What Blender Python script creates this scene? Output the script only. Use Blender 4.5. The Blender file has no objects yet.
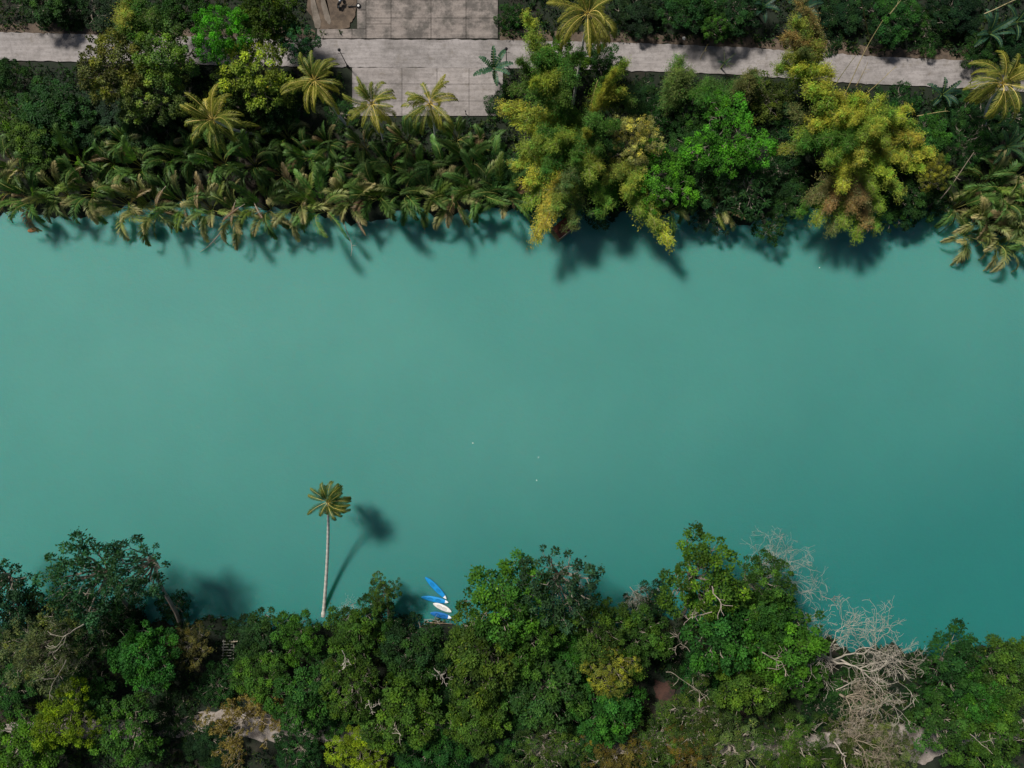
import bpy, math, random
import numpy as np
from mathutils import Vector, Matrix, noise

# ------------------------------------------------------------------ camera, sky, sun, exposure
S = bpy.context.scene
COL = S.collection
PI = math.pi
CAM_H = 106.0
cam = bpy.data.cameras.new('camera')
cam.sensor_width = 36.0
cam.lens = 24.0
cam.clip_start = 0.5
cam.clip_end = 9000
camo = bpy.data.objects.new('camera', cam)
COL.objects.link(camo)
camo.location = (0, 0, CAM_H)
S.camera = camo
FPX = 1024 * 24.0 / 36.0

SUN_EL = math.radians(48)
SUN_DIR = Vector((-0.67 * math.cos(SUN_EL), 0.74 * math.cos(SUN_EL), math.sin(SUN_EL))).normalized()
world = bpy.data.worlds.new('World')
S.world = world
world.use_nodes = True
wn = world.node_tree
bg = wn.nodes['Background']
sky = wn.nodes.new('ShaderNodeTexSky')
sky.sky_type = 'NISHITA'
sky.sun_disc = False
sky.sun_elevation = SUN_EL
sky.sun_rotation = math.atan2(SUN_DIR.x, SUN_DIR.y)
sky.ozone_density = 0.4
sky.dust_density = 2.0
wn.links.new(sky.outputs[0], bg.inputs[0])
bg.inputs[1].default_value = 0.05
sun = bpy.data.lights.new('sun', 'SUN')
sun.energy = 4.8
sun.angle = math.radians(9)
sun.color = (1.0, 0.95, 0.89)
suno = bpy.data.objects.new('sun', sun)
COL.objects.link(suno)
suno.location = (0, 0, 200)
suno.rotation_euler = SUN_DIR.to_track_quat('Z', 'Y').to_euler()
S.view_settings.view_transform = 'Standard'
S.view_settings.look = 'None'
S.view_settings.gamma = 1
S.view_settings.exposure = 0.0
S.view_settings.use_curve_mapping = False
try:
    S.cycles.max_bounces = 6
    S.cycles.diffuse_bounces = 3
    S.cycles.transmission_bounces = 4
except Exception:
    pass

# ------------------------------------------------------------------ helpers
def W(px, py, z):
    k = (CAM_H - z) / FPX
    return Vector(((px - 512) * k, (384 - py) * k, z))

def props(o, label=None, cat=None, group=None, kind=None):
    if label: o['label'] = label
    if cat: o['category'] = cat
    if group: o['group'] = group
    if kind: o['kind'] = kind
    return o

class MB:
    """collects quads with a tint per vertex"""
    def __init__(s):
        s.v = []; s.f = []; s.t = []; s.n = 0
    def add(s, v, f, t):
        v = np.asarray(v, dtype=np.float64).reshape(-1, 3)
        f = np.asarray(f, dtype=np.int64).reshape(-1, 4)
        t = np.asarray(t, dtype=np.float64)
        if t.ndim == 1: t = np.tile(t, (len(v), 1))
        s.v.append(v); s.f.append(f + s.n); s.t.append(t); s.n += len(v)
    def mesh(s, name, mat, smooth=False):
        v = np.concatenate(s.v); f = np.concatenate(s.f); t = np.concatenate(s.t)
        me = bpy.data.meshes.new(name)
        me.vertices.add(len(v)); me.vertices.foreach_set('co', v.astype(np.float32).ravel())
        me.loops.add(len(f) * 4); me.loops.foreach_set('vertex_index', f.astype(np.int32).ravel())
        me.polygons.add(len(f))
        me.polygons.foreach_set('loop_start', np.arange(0, len(f) * 4, 4, dtype=np.int32))
        me.polygons.foreach_set('loop_total', np.full(len(f), 4, dtype=np.int32))
        me.update(calc_edges=True)
        a = me.color_attributes.new('tint', 'FLOAT_COLOR', 'POINT')
        c = np.ones((len(v), 4), dtype=np.float32); c[:, :3] = t
        a.data.foreach_set('color', c.ravel())
        me.polygons.foreach_set('use_smooth', np.full(len(f), bool(smooth)))
        me.materials.append(mat)
        me.validate()
        return me

def obj(name, me, parent=None, loc=(0, 0, 0), rz=0.0, scale=None, color=None):
    o = bpy.data.objects.new(name, me)
    COL.objects.link(o)
    o.location = loc
    o.rotation_euler = (0, 0, rz)
    if scale is not None: o.scale = scale
    if parent is not None: o.parent = parent
    if color is not None: o.color = (color[0], color[1], color[2], 1)
    return o

def empty(name, loc, label, cat, group=None, rz=0.0, scale=(1, 1, 1)):
    o = bpy.data.objects.new(name, None)
    COL.objects.link(o)
    o.empty_display_size = 0.5
    o.location = loc; o.rotation_euler = (0, 0, rz); o.scale = scale
    return props(o, label, cat, group)

def nrm(a):
    return a / np.maximum(np.linalg.norm(a, axis=-1, keepdims=True), 1e-9)

def leaves(mb, p, d, n, L, Wd, tint, fold=0.0):
    """rhombic leaves: base p, direction d, normal n, lengths L, widths Wd"""
    p = np.asarray(p); d = nrm(np.asarray(d)); n = np.asarray(n)
    s = nrm(np.cross(d, n)); n = np.cross(s, d)
    L = np.broadcast_to(L, (len(p),))[:, None]; Wd = np.broadcast_to(Wd, (len(p),))[:, None]
    a = p; c = p + d * L
    m = p + d * L * 0.45
    b = m + s * Wd * 0.5 + n * fold * Wd; e = m - s * Wd * 0.5 + n * fold * Wd
    v = np.stack([a, b, c, e], 1).reshape(-1, 3)
    f = np.arange(len(p) * 4).reshape(-1, 4)
    mb.add(v, f, np.repeat(tint, 4, 0))

def tube(mb, pts, rad, tint=(1, 1, 1), k=5, cap=False):
    pts = np.asarray(pts, dtype=float); rad = np.asarray(rad, dtype=float)
    n = len(pts)
    tg = np.gradient(pts, axis=0); tg = nrm(tg)
    up = np.array([0.13, 0.21, 1.0]); 
    if abs(nrm(up[None])[0] @ nrm((pts[-1] - pts[0])[None])[0]) > 0.9: up = np.array([1.0, 0.3, 0.05])
    s = nrm(np.cross(tg, up)); q = np.cross(s, tg)
    a = np.arange(k) * 2 * PI / k
    ring = pts[:, None] + rad[:, None, None] * (np.cos(a)[None, :, None] * s[:, None] + np.sin(a)[None, :, None] * q[:, None])
    v = ring.reshape(-1, 3)
    i = np.arange(n - 1)[:, None] * k; j = np.arange(k)[None]; j2 = (j + 1) % k
    f = np.stack([i + j, i + j2, i + k + j2, i + k + j], -1).reshape(-1, 4)
    if cap:
        v = np.concatenate([v, pts[:1], pts[-1:]])
        fc = []
        for a_ in range(0, k, 2):
            fc.append([a_, n * k, (a_ + 2) % k if (a_ + 2) <= k else 0, (a_ + 1) % k])
            b = (n - 1) * k
            fc.append([b + a_, b + (a_ + 1) % k, b + (a_ + 2) % k, n * k + 1])
        f = np.concatenate([f, np.array(fc)])
    mb.add(v, f, np.asarray(tint, dtype=float))

def box(mb, x0, x1, y0, y1, z0, z1, tint=(1, 1, 1)):
    v = [(x0, y0, z0), (x1, y0, z0), (x1, y1, z0), (x0, y1, z0), (x0, y0, z1), (x1, y0, z1), (x1, y1, z1), (x0, y1, z1)]
    f = [(0, 3, 2, 1), (4, 5, 6, 7), (0, 1, 5, 4), (1, 2, 6, 5), (2, 3, 7, 6), (3, 0, 4, 7)]
    mb.add(v, f, tint)

def lathe(mb, prof, k=14, tint=(1, 1, 1), c=(0, 0, 0)):
    a = np.arange(k) * 2 * PI / k
    v = np.array([[c[0] + r * math.cos(t), c[1] + r * math.sin(t), c[2] + z] for r, z in prof for t in a])
    n = len(prof)
    i = np.arange(n - 1)[:, None] * k; j = np.arange(k)[None]; j2 = (j + 1) % k
    mb.add(v, np.stack([i + j, i + j2, i + k + j2, i + k + j], -1).reshape(-1, 4), tint)

# ------------------------------------------------------------------ materials
def new_mat(name):
    m = bpy.data.materials.new(name); m.use_nodes = True
    nt = m.node_tree
    return m, nt, nt.nodes['Principled BSDF'], nt.nodes['Material Output']

def mulcol(nt, a, b):
    x = nt.nodes.new('ShaderNodeMix'); x.data_type = 'RGBA'; x.blend_type = 'MULTIPLY'; x.inputs[0].default_value = 1
    nt.links.new(a, x.inputs[6])
    if isinstance(b, tuple): x.inputs[7].default_value = b
    else: nt.links.new(b, x.inputs[7])
    return x.outputs[2]

def noise_node(nt, scale, detail=4, rough=0.6, coord=None, dim='3D'):
    n = nt.nodes.new('ShaderNodeTexNoise'); n.inputs['Scale'].default_value = scale
    n.inputs['Detail'].default_value = detail; n.inputs['Roughness'].default_value = rough
    if coord is not None: nt.links.new(coord, n.inputs['Vector'])
    return n

def ramp(nt, src, stops):
    r = nt.nodes.new('ShaderNodeValToRGB')
    e = r.color_ramp.elements
    while len(e) < len(stops): e.new(0.5)
    for q, (p, c) in zip(e, stops): q.position = p; q.color = (*c, 1) if len(c) == 3 else c
    nt.links.new(src, r.inputs[0])
    return r.outputs[0]

def geo_pos(nt):
    return nt.nodes.new('ShaderNodeNewGeometry').outputs['Position']

def foliage_mat(name, rough=0.6, spec=0.14, trans=0.36, sheen=(1.15, 1.35, 0.4, 1)):
    m, nt, b, out = new_mat(name)
    at = nt.nodes.new('ShaderNodeAttribute'); at.attribute_name = 'tint'
    oi = nt.nodes.new('ShaderNodeObjectInfo')
    c = mulcol(nt, at.outputs['Color'], oi.outputs['Color'])
    nz = noise_node(nt, 2.2, 2, 0.6, geo_pos(nt))
    c = mulcol(nt, c, ramp(nt, nz.outputs[0], [(0.3, (0.78, 0.80, 0.80)), (0.7, (1.18, 1.14, 1.05))]))
    nt.links.new(c, b.inputs['Base Color'])
    b.inputs['Roughness'].default_value = rough
    b.inputs['Specular IOR Level'].default_value = spec
    tr = nt.nodes.new('ShaderNodeBsdfTranslucent')
    nt.links.new(mulcol(nt, c, sheen), tr.inputs[0])
    mx = nt.nodes.new('ShaderNodeMixShader'); mx.inputs[0].default_value = trans
    nt.links.new(b.outputs[0], mx.inputs[1]); nt.links.new(tr.outputs[0], mx.inputs[2])
    nt.links.new(mx.outputs[0], out.inputs[0])
    return m

def tint_mat(name, c0, c1, scale=3.0, rough=0.8, bump=0.0, spec=0.3):
    m, nt, b, out = new_mat(name)
    at = nt.nodes.new('ShaderNodeAttribute'); at.attribute_name = 'tint'
    oi = nt.nodes.new('ShaderNodeObjectInfo')
    tc = nt.nodes.new('ShaderNodeTexCoord')
    nz = noise_node(nt, scale, 5, 0.65, tc.outputs['Object'])
    c = ramp(nt, nz.outputs[0], [(0.3, c0), (0.7, c1)])
    c = mulcol(nt, mulcol(nt, c, at.outputs['Color']), oi.outputs['Color'])
    nt.links.new(c, b.inputs['Base Color'])
    b.inputs['Roughness'].default_value = rough
    b.inputs['Specular IOR Level'].default_value = spec
    if bump:
        bp = nt.nodes.new('ShaderNodeBump'); bp.inputs['Strength'].default_value = bump; bp.inputs['Distance'].default_value = 0.05
        nt.links.new(nz.outputs[0], bp.inputs['Height']); nt.links.new(bp.outputs[0], b.inputs['Normal'])
    return m

M_LEAF = foliage_mat('leaf')
M_PALM = foliage_mat('palm_leaf', rough=0.5, spec=0.22, trans=0.3)
M_BAMBOO = foliage_mat('bamboo_leaf', rough=0.55, trans=0.35, sheen=(1.1, 1.1, 0.5, 1))
M_BARK = tint_mat('bark', (0.16, 0.13, 0.10), (0.34, 0.30, 0.24), 2.5, 0.9, 0.5)
M_PALMBARK = tint_mat('palm_bark', (0.42, 0.40, 0.36), (0.70, 0.68, 0.63), 3.0, 0.85, 0.4)
M_DEAD = tint_mat('dead_wood', (0.30, 0.26, 0.21), (0.62, 0.56, 0.48), 1.6, 0.85, 0.3)
M_CULM = tint_mat('bamboo_culm', (0.22, 0.21, 0.09), (0.45, 0.38, 0.2), 1.5, 0.5)
M_DARK = tint_mat('dark_metal', (0.012, 0.013, 0.015), (0.03, 0.03, 0.032), 8, 0.45)
M_PAINT = tint_mat('painted', (0.92, 0.92, 0.92), (1, 1, 1), 4, 0.35, spec=0.5)
M_RUBBER = tint_mat('rubber', (0.012, 0.012, 0.012), (0.025, 0.025, 0.025), 8, 0.8)
M_STONE = tint_mat('stone', (0.5, 0.5, 0.47), (0.8, 0.8, 0.77), 9, 0.8)

# concrete
def concrete(name, base, dark, moss, sc=0.28, lo=0.34):
    m, nt, b, out = new_mat(name)
    p = geo_pos(nt)
    at = nt.nodes.new('ShaderNodeAttribute'); at.attribute_name = 'tint'
    n1 = noise_node(nt, sc, 6, 0.7, p); n2 = noise_node(nt, 2.3, 8, 0.75, p); n3 = noise_node(nt, 22, 3, 0.6, p)
    c = ramp(nt, n1.outputs[0], [(lo, dark), (0.56, base), (0.75, tuple(min(1, x * 1.12) for x in base))])
    c = mulcol(nt, c, ramp(nt, n2.outputs[0], [(0.28, (0.62, 0.61, 0.6)), (0.5, (0.98, 0.98, 0.97)), (0.75, (1.1, 1.09, 1.06))]))
    c = mulcol(nt, c, ramp(nt, n3.outputs[0], [(0.3, (0.86, 0.86, 0.86)), (0.7, (1.1, 1.1, 1.1))]))
    mp = nt.nodes.new('ShaderNodeMapping'); mp.inputs['Scale'].default_value = (0.16, 1.6, 1)
    nt.links.new(p, mp.inputs[0])
    n5 = noise_node(nt, 1.4, 5, 0.7, mp.outputs[0])
    c = mulcol(nt, c, ramp(nt, n5.outputs[0], [(0.35, (0.80, 0.79, 0.78)), (0.6, (1.05, 1.05, 1.05))]))
    c = mulcol(nt, c, at.outputs['Color'])
    n4 = noise_node(nt, 0.5, 7, 0.75, p)
    fac = ramp(nt, n4.outputs[0], [(0.55, (0, 0, 0)), (0.70, (0.7, 0.7, 0.7))])
    mx = nt.nodes.new('ShaderNodeMix'); mx.data_type = 'RGBA'
    nt.links.new(fac, mx.inputs[0]); nt.links.new(c, mx.inputs[6]); mx.inputs[7].default_value = (*moss, 1)
    nt.links.new(mx.outputs[2], b.inputs['Base Color'])
    b.inputs['Roughness'].default_value = 0.9
    bp = nt.nodes.new('ShaderNodeBump'); bp.inputs['Strength'].default_value = 0.35; bp.inputs['Distance'].default_value = 0.04
    nt.links.new(n2.outputs[0], bp.inputs['Height']); nt.links.new(bp.outputs[0], b.inputs['Normal'])
    return m
M_ROAD = concrete('road_concrete', (0.31, 0.285, 0.275), (0.19, 0.175, 0.165), (0.13, 0.11, 0.08))
M_APRON = concrete('apron_concrete', (0.25, 0.22, 0.20), (0.11, 0.10, 0.09), (0.06, 0.06, 0.045), 0.42, 0.42)

# ground: litter, soil, moss and grass
def ground_mat():
    m, nt, b, out = new_mat('ground_soil')
    p = geo_pos(nt)
    n1 = noise_node(nt, 0.11, 6, 0.65, p); n2 = noise_node(nt, 0.9, 8, 0.7, p); n3 = noise_node(nt, 7, 4, 0.6, p)
    c = ramp(nt, n1.outputs[0], [(0.36, (0.006, 0.012, 0.005)), (0.52, (0.009, 0.016, 0.006)), (0.62, (0.018, 0.016, 0.010)), (0.74, (0.038, 0.024, 0.016))])
    c = mulcol(nt, c, ramp(nt, n2.outputs[0], [(0.3, (0.5, 0.55, 0.5)), (0.7, (1.5, 1.4, 1.3))]))
    c = mulcol(nt, c, ramp(nt, n3.outputs[0], [(0.3, (0.65, 0.65, 0.65)), (0.7, (1.35, 1.35, 1.35))]))
    nt.links.new(c, b.inputs['Base Color'])
    b.inputs['Roughness'].default_value = 0.95
    bp = nt.nodes.new('ShaderNodeBump'); bp.inputs['Strength'].default_value = 0.8; bp.inputs['Distance'].default_value = 0.2
    nt.links.new(n2.outputs[0], bp.inputs['Height']); nt.links.new(bp.outputs[0], b.inputs['Normal'])
    return m
M_GROUND = ground_mat()

def dirt_mat(name, a, b_, scale=0.7):
    m, nt, b, out = new_mat(name)
    p = geo_pos(nt)
    n1 = noise_node(nt, scale, 7, 0.7, p); n2 = noise_node(nt, 8, 4, 0.6, p)
    c = ramp(nt, n1.outputs[0], [(0.36, a), (0.62, b_)])
    c = mulcol(nt, c, ramp(nt, n2.outputs[0], [(0.3, (0.75, 0.75, 0.75)), (0.7, (1.2, 1.2, 1.2))]))
    nt.links.new(c, b.inputs['Base Color']); b.inputs['Roughness'].default_value = 0.95
    return m
M_SAND = dirt_mat('pale_dirt', (0.20, 0.165, 0.135), (0.36, 0.32, 0.28))
M_BROWN = dirt_mat('brown_dirt', (0.055, 0.04, 0.028), (0.13, 0.095, 0.065))

# water
def water_mat():
    m, nt, b, out = new_mat('river_water')
    p = geo_pos(nt)
    n1 = noise_node(nt, 0.010, 2, 0.5, p)
    n2 = noise_node(nt, 0.05, 4, 0.6, p)
    # silt tint; brighter sky reflection also painted in, fading towards lower bank and downstream
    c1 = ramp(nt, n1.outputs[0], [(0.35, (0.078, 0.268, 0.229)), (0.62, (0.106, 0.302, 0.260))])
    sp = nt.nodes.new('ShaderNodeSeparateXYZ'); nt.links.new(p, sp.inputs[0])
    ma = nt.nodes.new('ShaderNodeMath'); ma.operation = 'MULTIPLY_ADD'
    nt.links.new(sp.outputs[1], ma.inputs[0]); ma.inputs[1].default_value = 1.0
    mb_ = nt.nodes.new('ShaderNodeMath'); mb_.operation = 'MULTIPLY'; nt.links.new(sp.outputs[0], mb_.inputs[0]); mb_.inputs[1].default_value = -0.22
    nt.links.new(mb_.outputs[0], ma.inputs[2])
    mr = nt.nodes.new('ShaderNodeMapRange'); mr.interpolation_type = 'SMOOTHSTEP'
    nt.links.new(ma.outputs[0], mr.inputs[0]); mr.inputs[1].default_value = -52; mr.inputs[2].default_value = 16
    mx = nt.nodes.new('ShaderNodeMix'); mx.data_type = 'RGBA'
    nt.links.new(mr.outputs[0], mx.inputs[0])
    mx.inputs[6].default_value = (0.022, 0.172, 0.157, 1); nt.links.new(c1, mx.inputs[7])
    c = mulcol(nt, mx.outputs[2], ramp(nt, n2.outputs[0], [(0.3, (0.94, 0.96, 0.96)), (0.7, (1.06, 1.04, 1.03))]))
    nt.links.new(c, b.inputs['Base Color'])
    b.inputs['Roughness'].default_value = 0.06
    b.inputs['Subsurface Weight'].default_value = 0.75
    b.inputs['Subsurface Radius'].default_value = (0.12, 4.0, 2.0)
    b.inputs['Subsurface Scale'].default_value = 1.0
    b.inputs['IOR'].default_value = 1.33
    w1 = noise_node(nt, 1.3, 3, 0.55, p); w2 = noise_node(nt, 4.5, 2, 0.5, p)
    ad = nt.nodes.new('ShaderNodeMath'); ad.operation = 'MULTIPLY_ADD'
    nt.links.new(w2.outputs[0], ad.inputs[0]); ad.inputs[1].default_value = 0.3; nt.links.new(w1.outputs[0], ad.inputs[2])
    bp = nt.nodes.new('ShaderNodeBump'); bp.inputs['Strength'].default_value = 0.45; bp.inputs['Distance'].default_value = 0.10
    nt.links.new(ad.outputs[0], bp.inputs['Height']); nt.links.new(bp.outputs[0], b.inputs['Normal'])
    return m
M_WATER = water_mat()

# ------------------------------------------------------------------ setting: ground sheet, water, road, aprons, paths
def sstep(a, b, x):
    t = np.clip((x - a) / (b - a), 0, 1); return t * t * (3 - 2 * t)
def shore(x):
    return 0.45 * np.sin(x * 1.13 + 2 * np.sin(x * .21)) + 0.3 * np.sin(x * 2.3 + 1.5 * np.sin(x * .37)) + 0.5 * np.sin(x * .53 + 4)
def bank_up(x):
    return 26.4 - 3.5 * sstep(64, 80, x) + shore(x) + 0.9 * np.sin(x * 0.11 + 1) + 0.6 * np.sin(x * 0.31)
def bank_lo(x):
    return -35.6 + shore(x + 31) - 4.0 * sstep(30, 62, x) - 0.8 * np.sin(x * 0.13) - 0.5 * np.sin(x * 0.37 + 2) - 1.0 - 1.8 * np.exp(-((x + 11.5) / 5.5) ** 2)
def height(x, y):
    x = np.asarray(x, float); y = np.asarray(y, float)
    d = np.maximum(y - bank_up(x), bank_lo(x) - y)
    h = -2.6 + 3.8 * sstep(-4, 3, d)
    h = h + 0.65 * sstep(3, 11, d)
    bump = 0.18 * np.sin(x * 0.7 + np.sin(y * 0.5)) * np.sin(y * 0.63 + 1.7)
    h = h + bump * sstep(0, 6, d) * (1 - sstep(38, 41, y) * (1 - sstep(62, 70, y)))
    h = h + 14 * sstep(90, 500, np.abs(y)) + 30 * sstep(400, 2500, np.abs(y))
    return h
def hz(x, y): return float(height(x, y))

def axis(lim, fine, step):
    a = list(np.arange(-fine, fine + .01, step)); v = fine; s = step
    while v < lim:
        s *= 1.35; v += s; a.append(v); a.insert(0, -v)
    return np.array(a)
def grid_mesh(name, xs, ys, zf, mat, smooth=True):
    X, Y = np.meshgrid(xs, ys)
    Z = zf(X, Y)
    n, m_ = X.shape
    i = np.arange(n - 1)[:, None] * m_ + np.arange(m_ - 1)[None]
    f = np.stack([i, i + 1, i + 1 + m_, i + m_], -1).reshape(-1, 4)
    mb = MB(); mb.add(np.stack([X, Y, Z], -1).reshape(-1, 3), f, (1, 1, 1))
    return mb.mesh(name, mat, smooth)
g = obj('ground', grid_mesh('ground', axis(3500, 110, 1.0), axis(3500, 85, 1.0), height, M_GROUND))
props(g, kind='structure')
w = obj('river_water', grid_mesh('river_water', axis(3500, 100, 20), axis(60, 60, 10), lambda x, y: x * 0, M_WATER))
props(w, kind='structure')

ROAD_PX = [(-260, 43), (-60, 45), (40, 47), (160, 50), (330, 53), (500, 54), (640, 57), (740, 61), (850, 69), (960, 74), (1090, 82), (1300, 96)]
road_w = np.array([W(a, b, 2.0)[:2] for a, b in ROAD_PX])
def road_y(x): return np.interp(x, road_w[:, 0], road_w[:, 1])
def strip(name, x0, x1, cy, half, z, th, mat, step=1.0, edge=0.0, tint=(1, 1, 1), seed=0):
    """slab following a centre line cy(x); ragged edges when edge > 0"""
    xs = np.arange(x0, x1 + .01, step); mb = MB()
    rs = np.random.RandomState(seed)
    e0 = rs.randn(len(xs)) * edge; e1 = rs.randn(len(xs)) * edge
    c = np.array([cy(x) for x in xs]); h = np.array([half(x) if callable(half) else half for x in xs])
    lo = c - h + e0; hi = c + h + e1
    T = np.stack([xs, hi, xs * 0 + z], 1); B = np.stack([xs, lo, xs * 0 + z], 1)
    n = len(xs); i = np.arange(n - 1)
    v = np.concatenate([B, T, B - [0, 0, th], T - [0, 0, th]])
    f = np.concatenate([np.stack([i, i + 1, n + i + 1, n + i], 1), np.stack([2 * n + i, 2 * n + i + 1, i + 1, i], 1), np.stack([n + i, n + i + 1, 3 * n + i + 1, 3 * n + i], 1)])
    mb.add(v, f, tint)
    return mb.mesh(name, mat)
props(obj('road', strip('road', -140, 140, road_y, 2.12, 1.99, 0.25, M_ROAD, 0.7, 0.05, seed=3)), kind='structure')
# earth shoulder above the road
for (va, vb, sd) in ((-140, float(W(316, 30, 2).x), 5), (float(W(500, 30, 2).x), 140, 6)):
    props(obj('road_verge', strip('road_verge', va, vb, lambda x: road_y(x) + 2.9, lambda x: 0.85 + 0.3 * math.sin(x * .6) * math.sin(x * .23), 1.93, 0.3, M_BROWN, 0.5, 0.16, seed=sd)), kind='structure')
# expansion joints and a pale poured strip are part of the slabs around the landing
def slabs(name, rects, mat, z=2.0, gap=0.035):
    mb = MB(); rs = np.random.RandomState(7)
    for (x0, y0, x1, y1) in rects:
        a = W(x0, y1, z); b = W(x1, y0, z)
        t = 0.90 + 0.2 * rs.rand()
        box(mb, a.x + gap, b.x - gap, a.y + gap, b.y - gap, z - 0.3, z + rs.rand() * 0.012, (t, t * 0.985, t * 0.97))
    return mb.mesh(name, mat)
up = []
for (xa, xb) in ((366, 391), (391, 431), (431, 466), (466, 498)):
    for (ya, yb) in ((-60, -28), (-28, 0), (0, 18), (18, 38.5)):
        if xa == 366 and ya == 18: ya2, yb2 = 18, 24   # step in the paving
        else: ya2, yb2 = ya, yb
        up.append((xa, ya2, xb, yb2))
up += [(317, 28.8, 352, 38.5), (352, 28.8, 366, 38.5), (357, 10, 366, 28.8), (357, -28, 366, 10), (366, 24, 391, 38.5)]
props(obj('parking_apron', slabs('parking_apron', up, M_APRON, 2.012)), kind='structure')
lo = []
for (ya, yb) in ((67.5, 84), (84, 101), (101, 116)):
    for (xa, xb) in ((352, 402), (402, 437), (437, 469), (469, 503)):
        lo.append((xa, ya, xb, yb))
props(obj('landing_apron', slabs('landing_apron', lo, M_ROAD, 1.97, 0.03)), kind='structure')
# worn turning yard at the upper left of the apron
def patch(name, poly, z, mat, rag=0.35, seed=1, n=48):
    rs = np.random.RandomState(seed)
    P = np.array([W(a, b, z)[:2] for a, b in poly]); c = P.mean(0)
    out = []
    for i in range(len(P)):
        a, b = P[i], P[(i + 1) % len(P)]
        for t in np.linspace(0, 1, max(2, n // len(P)), endpoint=False): out.append(a + (b - a) * t)
    out = np.array(out); k = len(out); th = np.arange(k) * 2 * PI / k
    wv = sum(math.cos(q * 2.3 + seed) * np.sin(th * q + q * q + seed) for q in (3, 5, 8, 13)) * .35
    out = c + (out - c) * (1 + rag * .4 * wv[:, None])
    v = [(x, y, z - 0.25) for x, y in out]
    for q in (0.999, .66, .33, .02): v += [(x, y, z) for x, y in c + (out - c) * q]
    f = []
    for rr in range(4):
        for i in range(k):
            j = (i + 1) % k
            f.append((rr * k + i, rr * k + j, (rr + 1) * k + j, (rr + 1) * k + i))
    mb = MB(); mb.add(v, f, (1, 1, 1)); return mb.mesh(name, mat)
props(obj('dirt_yard', patch('dirt_yard', [(306, -50), (357, -50), (357, 4), (353, 20), (349, 28), (320, 29), (306, 10)], 1.975, M_BROWN, 0.2, 2)), kind='structure')
M_TRACK = dirt_mat('track_dirt', (0.11, 0.092, 0.07), (0.19, 0.16, 0.13))
props(obj('wheel_track', patch('wheel_track', [(309, -50), (315, -50), (315, 0), (321, 22), (320, 28), (315, 28), (311, 8)], 1.99, M_TRACK, 0.1, 3)), kind='structure')
props(obj('wheel_track', patch('wheel_track', [(322, -50), (327, -50), (325, 0), (331, 20), (330, 25), (325, 20), (321, 4)], 1.99, M_TRACK, 0.1, 4)), kind='structure')
# footpath through the lower wood
def path_y(x): return -53.6 - 1.6 * math.sin(x * 0.045 + 0.5) - 0.6 * math.sin(x * .2)
props(obj('footpath', strip('footpath', -130, 130, path_y, lambda x: 1.35 + 0.3 * math.sin(x * .37), 2.16, 0.5, M_SAND, 0.8, 0.14, seed=8)), kind='structure')
for sd, poly in enumerate([[(204, 714), (232, 708), (256, 714), (286, 728), (282, 740), (262, 742), (218, 728)], [(905, 742), (935, 738), (948, 752), (925, 764), (900, 760)]]):
    props(obj('bare_soil', patch('bare_soil', poly, 2.19, M_SAND, 0.5, 20 + sd)), kind='structure')
props(obj('bare_soil', patch('bare_soil', [(656, 682), (672, 680), (676, 700), (664, 706), (654, 696)], 2.10, dirt_mat('red_soil', (0.02, 0.013, 0.010), (0.07, 0.032, 0.022)), 1.0, 31)), kind='structure')

# ------------------------------------------------------------------ plant builders (meshes shared by the copies)
def bend_path(p0, p1, rs, n=6, sag=0.0, wob=0.06):
    p0 = np.array(p0, float); p1 = np.array(p1, float)
    t = np.linspace(0, 1, n)[:, None]
    L = np.linalg.norm(p1 - p0)
    off = rs.randn(3) * wob * L; off2 = rs.randn(3) * wob * L * .6
    return p0 + (p1 - p0) * t + np.sin(t * PI) * off + np.sin(t * 2 * PI) * off2 + np.array([0, 0, 1.0]) * np.sin(t * PI) * sag * L

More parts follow.
